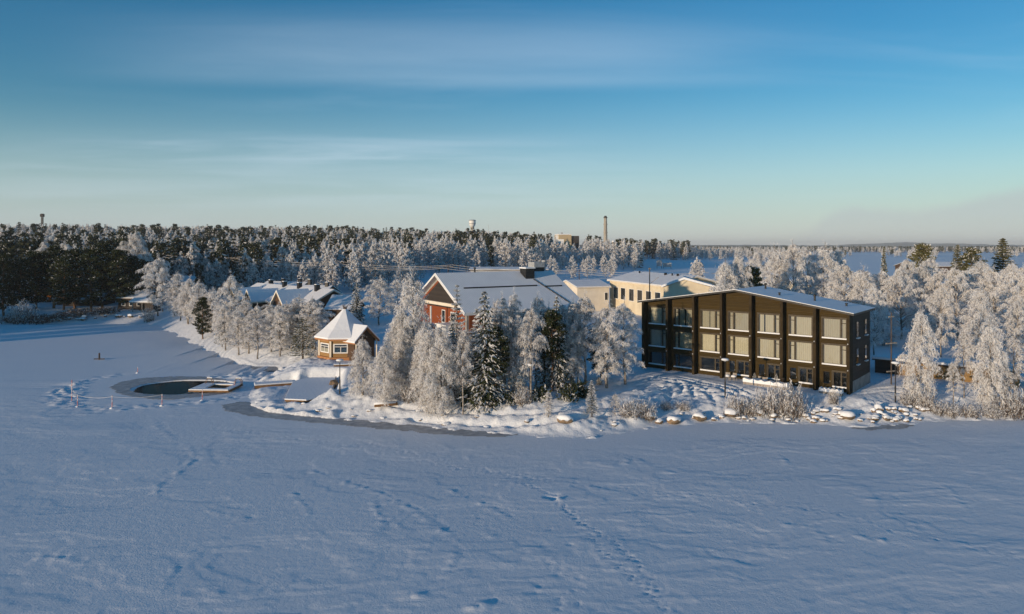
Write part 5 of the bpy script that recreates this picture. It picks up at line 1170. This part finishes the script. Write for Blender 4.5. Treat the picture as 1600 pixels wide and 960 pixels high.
t29 = math.tan(R(29)); zroof = lambda y: 8.2 + y * t29
m = MB(); m.box(14.6, 16.3, 6.6, 8.4, zroof(6.6) - .5, 14.0); c = m.build('black_chimney', M['black'], rrf); m = MB(); m.box(14.5, 16.4, 6.5, 8.5, 14.003, 14.2); m.build('snow_cap', M['cap_snow'], c)
m = MB(); m.box(17.6, 19.6, 8.6, 10.4, 12.2, 14.1); c = m.build('ventilation_box', M['black'], rrf); m = MB(); m.box(17.55, 19.65, 8.55, 10.45, 14.103, 15.0); m.build('metal_hood', M['metal'], c)
m = MB(); m.lathe([(.3, 12.6), (.3, 15.0), (.42, 15.0), (.42, 15.3)], 10, (20.0, 9.2, 0)); m.build('flue', M['metal'], rrf)
m = MB(); m.lathe([(.14, 12.6), (.14, 14.1), (.22, 14.1), (.22, 14.3)], 8, (6.2, 8.8, 0)); m.build('vent_pipe', M['black'], rrf)
m = MB(); m.prism([(2.0, 4.6, zroof(4.6) + .46), (15.5, 4.6, zroof(4.6) + .46), (15.5, 4.68, zroof(4.68) + .53), (2.0, 4.68, zroof(4.68) + .53)], (0, 0, .10)); m.build('snow_guard', M['black'], rrf)
m = MB(); m.prism([(16.9, 4.3, zroof(4.3) + .46), (20.3, 4.3, zroof(4.3) + .46), (20.3, 4.38, zroof(4.38) + .53), (16.9, 4.38, zroof(4.38) + .53)], (0, 0, .10)); m.build('snow_guard', M['black'], rrf)
m = MB(); m.bar((16.0, 6.4, zroof(6.4) + .50), (18.6, 0.1, zroof(.1) + .50), .16, .14); m.build('valley_strip', M['black'], rrf)
# --- cream school hall
def far_xy(px, Y): return (px - 800) / FPX * Y, Y
sx, sy = far_xy(953, 176); ex2, ey2 = far_xy(1040, 150); sl_ = math.hypot(ex2 - sx, ey2 - sy); sa_ = math.atan2(ey2 - sy, ex2 - sx)
sz = gtop(sx, sy); eave = CAMH - (444 - HZ) / FPX * 160 - sz
hall, hrf = gable_house('school_hall', 'long cream rendered school hall with a snowy roof and a band of dark windows', 'school', (sx, sy, sz), sa_, sl_, 15, eave, R(14), 'cream', ov=.6, trim='cream_pale', windows=[('front', sl_ * f, eave - 4.4, 2.5, 3.0) for f in (.13, .27, .43, .58, .73, .88)])
for f, w in ((.15, .3), (.6, .5), (.72, .25), (.8, .4)):
    m = MB(); y = 6.0; z = eave + y * math.tan(R(14)); m.box(sl_ * f, sl_ * f + w, y, y + w, z, z + 1.0); m.build('roof_vent', M['black'], hrf)
gx, gy = far_xy(1037, 148); g2x, g2y = far_xy(1114, 146); gl = math.hypot(g2x - gx, g2y - gy); ga = math.atan2(g2y - gy, g2x - gx)
gz0 = gtop(gx, gy); ge = CAMH - (449 - HZ) / FPX * 148 - gz0
o = thing('gabled_wing', 'pale cream gabled wing joined to the school hall', 'school', (gx, gy, gz0), ga)
ap = CAMH - (436 - HZ) / FPX * 150 - gz0
m = MB(); prism_y(m, [(0, -2), (gl, -2), (gl, ge), (gl * .42, ap), (0, ge)], 0, 9); m.build('wall', M['cream'], o)
m = MB(); prism_y(m, [(-.5, ge + .0), (gl * .42, ap + .02), (gl * .42, ap + .5), (-.5, ge + .42)], -.5, 9.4); prism_y(m, [(gl * .42, ap + .02), (gl + .5, ge), (gl + .5, ge + .42), (gl * .42, ap + .5)], -.5, 9.4); m.build('snow_roof', M['roof_snow'], o)
m = MB(); m.box(gl * .70, gl * .82, -.06, -.003, ge - 2.6, ge - 1.2); m.build('window', M['pane_flat'], o)
m = MB(); m.box(gl * .05, gl * .5, -.10, -.003, -2, ge - 2.2); m.build('pale_base_wall', M['cream_pale'], o)
wx_, wy_ = far_xy(902, 168); w2 = far_xy(952, 171); wl = math.hypot(w2[0] - wx_, w2[1] - wy_); wz = gtop(wx_, wy_); we = CAMH - (450 - HZ) / FPX * 169 - wz
o, _ = gable_house('annexe', 'low white annexe with a snowy roof at the end of the school hall', 'school', (wx_, wy_, wz), math.atan2(w2[1] - wy_, w2[0] - wx_), wl, 12, we, R(12), 'cream_pale', ov=.4, trim='cream_pale', windows=[('front', wl * .9, we - 3.2, 1.0, 2.0)])
ux, uy = far_xy(1015, 140); uz = gtop(ux, uy); uh = CAMH - (418 - HZ) / FPX * 140 - uz
def pole(name, label, x, y, h, arms=((.5, 1.6),), rz=0, group=None, thick=.13):
    o = thing(name, label, 'utility pole', (x, y, gtop(x, y)), rz, group); m = MB(); m.tube([(0, 0, -.5), (0, 0, h)], [thick, thick * .7], 8); m.build('shaft', M['dark_bark'], o)
    for d, w in arms: m = MB(); m.box(-w / 2, w / 2, -.07, .07, h - d - .07, h - d + .07); m.build('cross_arm', M['grey_wood'], o)
    return o
o = pole('utility_pole', 'tall dark lamp pole rising in front of the cream school hall', ux, uy, uh, ((.3, .6),)); m = MB(); m.bar((0, 0, uh * .72), (1.8, -.2, uh * .84), .08); m.build('side_arm', M['grey_wood'], o)
x, y = HW(HL + 2.6, DEP - .5); pole('utility_pole', 'thin pole with two cross arms standing at the back corner of the hotel', x, y, 9.3, ((.6, .9), (4.0, 1.9), (7.6, 1.6)), .4, thick=.09)
# --- row houses by the shore
rx, ry = far_xy(368, 176); rz_ = gtop(rx, ry); r2 = far_xy(482, 150); rl_ = math.hypot(r2[0] - rx, r2[1] - ry); ra = math.atan2(r2[1] - ry, r2[0] - rx)
rid = CAMH - (449 - HZ) / FPX * 168 - rz_; pt = R(27); wd = 12.0; hw_ = rid - wd / 2 * math.tan(pt)
row, rwf = gable_house('row_house', 'long brown row house with snowy roof, four black chimneys and front gables', 'house', (rx, ry, rz_), ra, rl_, wd, hw_, pt, 'dark_brown', ov=.5, trim='cream_pale',
    chim=[(rl_ * .16, 6.6, .9, .9, 1.5, 'black'), (rl_ * .42, 5.4, .9, .9, 1.5, 'black'), (rl_ * .62, 5.4, .9, .9, 1.5, 'black'), (rl_ * .86, 5.0, .95, .95, 1.6, 'black')])
RWL = local((rx, ry), ra)
for f in (.17, .40, .80):
    cxl = rl_ * f; gw = 2.1 if f < .7 else 2.6; gh = hw_ + .1; gp = gh + gw * 1.05
    m = MB(); prism_y(m, [(cxl - gw, -1), (cxl + gw, -1), (cxl + gw, gh), (cxl, gp), (cxl - gw, gh)], -3.2, -.004); g = m.build('front_gable', M['dark_brown'], row)
    m = MB(); prism_y(m, [(cxl - gw - .4, gh - .42), (cxl, gp), (cxl, gp + .28), (cxl - gw - .4, gh - .14)], -3.8, 4); prism_y(m, [(cxl, gp), (cxl + gw + .4, gh - .42), (cxl + gw + .4, gh - .14), (cxl, gp + .28)], -3.8, 4); m.build('verge_board', M['cream'], g)
    m = MB(); prism_y(m, [(cxl - gw - .4, gh - .137), (cxl, gp + .283), (cxl, gp + .55), (cxl - gw - .4, gh + .12)], -3.75, 4); prism_y(m, [(cxl, gp + .283), (cxl + gw + .4, gh - .137), (cxl + gw + .4, gh + .12), (cxl, gp + .55)], -3.75, 4); m.build('gable_snow', M['roof_snow'], g)
    for s in (-1, 1): m = MB(); m.box(cxl + s * gw - .12, cxl + s * gw + .12, -3.6, -3.36, -1, gh - .2); m.build('porch_post', M['cream'], g)
    m = MB(); m.box(cxl - .9, cxl + .9, -3.28, -3.204, gh - 1.7, gh - .3); w = m.build('window', M['white'], g); m = MB(); m.box(cxl - .75, cxl + .75, -3.30, -3.283, gh - 1.55, gh - .45); m.build('pane', M['pane_flat'], w)
m = MB(); m.box(rl_ * .05, rl_ * .5, -5.0, -4.9, hw_ - 3.3, hw_ - 2.3); m.box(rl_ * .05, rl_ * .5, -4.9, -3.21, hw_ - 3.4, hw_ - 3.2); m.build('balcony', M['cream_pale'], row)
px0, py0 = far_xy(508, 142); pz0 = gtop(px0, py0)
def low_house(px, Y, top, wpx, rz, Wd, label, wall='dark_brown', pitch=24, name='cottage', chim=()):
    x, y = far_xy(px, Y); z = gtop(x, y); L = wpx / FPX * Y / max(.3, math.cos(rz)); rid = CAMH - (top - HZ) / FPX * Y - z; hw = rid - Wd / 2 * math.tan(R(pitch)) - .45
    return gable_house(name, label, 'house', (x - math.cos(rz) * L / 2 - 0, y - math.sin(rz) * L / 2, z), rz, L, Wd, max(1.6, hw), R(pitch), wall, trim='dark_brown', ov=.5, windows=[('front', L * f, 1.0, 1.1, 1.1) for f in (.2, .5, .8)] if L > 5 else (), chim=chim)
low_house(528, 146, 463, 36, -.1, 9, 'low dark cottage with a wide snowy roof right behind the hut', pitch=28)
low_house(432, 205, 441, 70, -.35, 10, 'second row house behind the first, snowy roof in blue shade with chimneys', pitch=24, name='row_house', chim=[(6, 4.5, .9, .9, 1.4, 'black'), (12, 4.5, .9, .9, 1.4, 'black'), (15.5, 4.5, .9, .9, 1.3, 'black')])
low_house(482, 195, 447, 48, -.3, 9, 'third row house half hidden behind frosted birches, bluish roof', name='row_house', chim=[(8, 4, .9, .9, 1.4, 'black')])
low_house(283, 215, 432, 30, .1, 9, 'dark brown cottage with a pale blue roof behind the large round birch', pitch=26)
low_house(336, 235, 435, 40, -.1, 9, 'reddish dark cottage with a shaded snow roof behind the shore row', wall='dark_brown', pitch=22)
low_house(322, 320, 412, 30, .15, 10, 'distant cottage roof showing between dark pines on the slope', pitch=22)
low_house(128, 196, 459, 54, .1, 9, 'dark cottage in the shade beneath the shore pines', wall='dark_wall', pitch=20)
low_house(205, 190, 456, 42, -.1, 8, 'dark cottage with a blue snow roof next to the shelter under the pines', wall='dark_wall', pitch=20)
low_house(1275, 205, 438, 56, .1, 12, 'flat roofed house with a small red chimney behind the hotel roof', wall='cream', pitch=10, chim=[(5, 5, 1.4, 1.0, 1.3, 'red')])
low_house(1105, 240, 437, 60, .05, 12, 'low house with a broad snowy roof behind the school wing', wall='cream_pale', pitch=10)
low_house(1470, 330, 410, 90, .05, 14, 'wide farmhouse roof hidden among the frosted crowns under the conifers', wall='dark_brown', pitch=14)
low_house(795, 250, 418, 120, .0, 14, 'wide flat roofed building behind the ridge of the red house', wall='metal', pitch=5)
low_house(275, 560, 371, 12, 0, 9, 'small yellow house on the wooded slope near the skyline', wall='cream', pitch=14)
low_house(985, 560, 396, 26, .1, 12, 'yellowish low house beside the stubby silo', wall='beige', pitch=10)
low_house(920, 640, 381, 12, .1, 8, 'small orange yellow house between the beige block and the chimney stack', wall='stain_wood', pitch=10)
x, y, z = on_ground(58, 472); 
o = thing('tarpaulin_tent', 'orange tarpaulin tent glimpsed under the shaded shore pines', 'tent', (x, y, gtop(x, y)), .5); m = MB(); prism_x(m, [(0, 0), (3, 0), (3, 1.6), (1.5, 2.8), (0, 1.6)], 0, 3.4); m.build('cover', M['orange'], o); m = MB(); m.box(3.6, 5.4, .5, 2, 1.0, 1.9); m.build('side_flap', M['orange'], o)
# small shelter
x, y, z = on_ground(216, 489); z = gtop(x, y); o = thing('lakeside_shelter', 'small grey open fronted shelter with a snowy roof on the far shore', 'shelter', (x, y, z), -.15)
m = MB(); m.box(1.9, 4.4, 0, 3.2, -.5, 2.7); m.build('wall', M['dark_wall'], o)
for px in (-1.9, .9):
    m = MB(); m.box(px, px + .2, .1, .3, -.5, 2.6); m.build('post', M['grey_wood'], o)
m = MB(); prism_x(m, [(-.5, 2.55), (1.6, 3.35), (3.7, 2.55), (3.7, 2.75), (1.6, 3.55), (-.5, 2.75)], -2.4, 4.8); r_ = m.build('roof', M['grey_wood'], o)
m = MB(); prism_x(m, [(-.48, 2.76), (1.6, 3.555), (3.68, 2.76), (3.68, 3.0), (1.6, 3.85), (-.48, 3.0)], -2.38, 4.78); m.build('roof_snow', M['roof_snow'], r_)
m = MB(); m.box(-1.8, 1.88, 2.9, 3.1, -.5, 2.6); m.build('back_wall', M['dark_brown'], o)
# --- low brown shed at right
ax, ay = far_xy(1367, 97); bx2, by2 = far_xy(1592, 87); sL = math.hypot(bx2 - ax, by2 - ay); sA = math.atan2(by2 - ay, bx2 - ax); s0 = gtop(ax, ay); s1 = gtop(bx2, by2); sh0 = min(s0, s1)
shed = thing('garden_shed', 'long low brown boarded shed with a flat snow roof behind the drooping trees', 'shed', (ax, ay, sh0), sA)
m = MB(); m.box(0, sL, 0, 4, -1, 1.95); m.build('wall', M['stain_wood'], shed)
m = MB(); m.box(-.3, sL + .3, -.4, 4.4, 1.953, 2.1); r_ = m.build('roof', M['dark_brown'], shed); m = MB(); m.box(-.32, sL + .32, -.42, 4.4, 2.103, 2.45); m.build('roof_snow', M['roof_snow'], r_, bevel=.08)
m = MB(); m.box(sL - 2.2, sL - .9, -.05, -.003, -.2, 1.75); m.build('door', M['dark_wall'], shed)
m = MB(); m.box(.02, 3.0, -.05, -.003, -.5, 1.9); m.build('dark_boarding', M['dark_wall'], shed)
for k in range(1, 5): m = MB(); m.box(k * sL / 5 - .07, k * sL / 5 + .07, -.06, -.003, -.6, 1.94); m.build('post', M['dark_brown'], shed)
# ------------------------------------------------------------------ skyline: works block, stack, silo, water tower, mast
def tower_at(px, Y): x, y = far_xy(px, Y); return x, y, gtop(x, y), (lambda py: CAMH - (py - HZ) / FPX * Y - gtop(x, y)), Y / FPX
x, y, z, hh, u_ = tower_at(882, 720); o = thing('works_block', 'beige industrial block with a dark side wall on the wooded skyline', 'factory', (x, y, z), .12)
H_ = hh(367); m = MB(); m.box(-9 * u_, 11 * u_, 0, 24, -5, H_); m.build('front_wall', M['beige'], o); m = MB(); m.box(11 * u_ + .01, 11 * u_ + 13 * u_, 2, 23, -5, H_ - 1.2); m.build('dark_side', M['dark_wall'], o); m = MB(); m.box(-11.5 * u_, -9 * u_ - .01, 2, 10, -5, H_ - .6); m.build('white_stair_tower', M['white'], o)
m = MB(); m.box(-9 * u_, 11 * u_, -.2, 24.2, H_ + .01, H_ + .8); m.build('roof_snow', M['roof_snow'], o); m = MB(); m.box(-2, 0, 8, 10, H_ + .81, H_ + 2.5); m.build('roof_vent', M['metal'], o)
x, y, z, hh, u_ = tower_at(946, 700); o = thing('chimney_stack', 'tall slender concrete chimney stack on the skyline beside the beige block', 'chimney', (x, y, z)); H_ = hh(341)
m = MB(); m.lathe([(3.2 * u_, -5), (2.9 * u_, H_ * .5), (2.4 * u_, H_)], 20); m.build('shaft', M['chimney_stack'], o); m = MB(); m.lathe([(3.0 * u_, H_ + .01), (3.0 * u_, H_ + 1.0), (2.0 * u_, H_ + 1.2), (1.8 * u_, H_ + 2.2)], 20); m.build('rim', M['dark_wall'], o)
for f in (.35, .6, .82): m = MB(); r_ = (3.2 - .8 * f) * u_ + .15; m.lathe([(r_, H_ * f), (r_ + .5, H_ * f + .02), (r_ + .5, H_ * f + .5), (r_, H_ * f + .55)], 20); m.build('ring_platform', M['chimney_stack'], o)
x, y, z, hh, u_ = tower_at(959, 700); o = thing('silo', 'short round silo beside the foot of the chimney stack', 'silo', (x, y, z)); H_ = hh(378); m = MB(); m.lathe([(3.2 * u_, -5), (3.2 * u_, H_)], 20); m.build('shaft', M['chimney_stack'], o); m = MB(); m.lathe([(3.3 * u_, H_ + .01), (2.6 * u_, H_ + 1.0), (.4 * u_, H_ + 1.6)], 20); m.build('snow_cap', M['cap_snow'], o)
x, y, z, hh, u_ = tower_at(738, 820); o = thing('water_tower', 'white mushroom water tower rising above the wood on the skyline', 'water tower', (x, y, z)); H_ = hh(345)
m = MB(); m.lathe([(3.0 * u_, -5), (3.0 * u_, H_ - 9 * u_)], 20); m.build('stem', M['chimney_stack'], o); m = MB(); m.lathe([(3.0 * u_, H_ - 9.5 * u_), (4.6 * u_, H_ - 7.5 * u_), (5.2 * u_, H_ - 5 * u_), (5.2 * u_, H_ - .4)], 24); m.build('tank', M['white'], o); m = MB(); m.lathe([(5.35 * u_, H_ - .39), (5.35 * u_, H_ + .3), (4.6 * u_, H_ + .9), (.5, H_ + 1.2)], 24); m.build('tank_roof', M['metal'], o)
m = MB(); m.lathe([(5.3 * u_, H_ - 5.6 * u_), (5.4 * u_, H_ - 4.2 * u_)], 24); m.build('dark_band', M['metal'], o)
x, y, z, hh, u_ = tower_at(66, 640); o = thing('lattice_mast', 'dark narrow mast standing above the pines near the edge of the view', 'mast', (x, y, z)); H_ = hh(334)
for sx_, sy_ in ((-1, -1), (1, -1), (1, 1), (-1, 1)): m = MB(); m.tube([(sx_ * 1.0 * u_, sy_ * 1.0 * u_, -3), (sx_ * .9 * u_, sy_ * .9 * u_, H_)], .28, 5); m.build('upright', M['black'], o)
m = MB()
n = 16
for k in range(n):
    za, zb = H_ * k / n, H_ * (k + 1) / n; w_ = .95 * u_
    for a, b in (((-w_, -w_), (w_, -w_)), ((w_, -w_), (w_, w_)), ((w_, w_), (-w_, w_)), ((-w_, w_), (-w_, -w_))): m.bar((*a, za), (*b, zb), .16)
m.build('bracing', M['black'], o); m = MB(); m.box(-2.2 * u_, 2.4 * u_, -1.2, 1.2, H_ - 3, H_ - .4); m.build('head', M['dark_wall'], o)
for px, Y, t, lab in ((842, 640, 373, 'thin mast on the skyline between the water tower and the beige block'), (763, 700, 351, 'hair thin mast just right of the water tower')):
    x, y, z, hh, u_ = tower_at(px, Y); o = thing('thin_mast', lab, 'mast', (x, y, z)); m = MB(); m.tube([(0, 0, -2), (0, 0, hh(t))], [.25, .12], 6); m.build('shaft', M['metal'], o)
# sports ground furniture
x, y = far_xy(1037, 430); z = gtop(x, y); o = thing('score_board', 'grey green double board on posts at the edge of the snowy field', 'board', (x, y, z), .1)
for a, b, h0, h1 in ((-4.5, -1.0, 1.5, 5.2), (-.5, 5, 1.0, 3.6)):
    m = MB(); m.box(a, b, -.1, .1, h0, h1); m.build('panel', M['metal'], o)
    for q in (a + .3, b - .3): m = MB(); m.box(q - .1, q + .1, .11, .3, -.5, h0 + .4); m.build('post', M['black'], o)
for px, Y, w, lab in ((1075, 520, 7, 'small white goal frame nearest the board on the snowy field'), (1125, 470, 7, 'small goal frame at the far side of the snowy field')):
    x, y = far_xy(px, Y); o = thing('goal_frame', lab, 'goal', (x, y, gtop(x, y)), .3)
    for q in (-w / 2, w / 2): m = MB(); m.tube([(q, 0, -.2), (q, 0, 2.4)], .1, 6); m.build('post', M['white'], o)
    m = MB(); m.tube([(-w / 2, 0, 2.42), (w / 2, 0, 2.42)], .1, 6); m.build('crossbar', M['white'], o)
x, y = far_xy(1100, 560); o = thing('billboard', 'white square board standing below the beige block in the wood', 'board', (*far_xy(875, 470), gtop(*far_xy(875, 470))), 0)
m = MB(); m.box(-2.6, 2.6, -.1, .1, 9, 15.5); m.build('panel', M['white'], o); m = MB(); m.tube([(-1, .2, -1), (-1, .2, 10)], .2, 6); m.build('post', M['metal'], o); m = MB(); m.tube([(1, .2, -1), (1, .2, 10)], .2, 6); m.build('post', M['metal'], o)
# power line across the wood
PP = [(238, 236), (368, 232), (520, 226), (700, 220), (905, 214), (1120, 208)]; tops = []
for i, (px, Y) in enumerate(PP):
    x, y = far_xy(px, Y); zt = CAMH - (np.interp(px, [238, 520, 905, 1120], [399, 411, 424, 428]) - HZ) / FPX * Y
    pole('power_pole', 'grey wooden power pole carrying the frosted wires across the wood', x, y, zt + .5 - gtop(x, y), ((.5, 3.2),), 0, 'power poles of the line across the wood', .16); tops.append((x, y, zt))
for k, off in enumerate((-1.4, 0, 1.4)):
    pts = []
    for (a, b) in zip(tops[:-1], tops[1:]):
        for t_ in np.linspace(0, 1, 12)[:-1]: pts.append((a[0] + (b[0] - a[0]) * t_ + off, a[1] + (b[1] - a[1]) * t_, a[2] + (b[2] - a[2]) * t_ + .05 - 1.1 * 4 * t_ * (1 - t_) + (k - 1) * .55))
    m = MB(); m.tube(pts, .045, 4); tag(m.build('power_wire', M['rope']), ('lowest', 'middle', 'highest')[k] + ' frosted wire of the power line crossing before the wood', 'wire', 'wires of the power line')
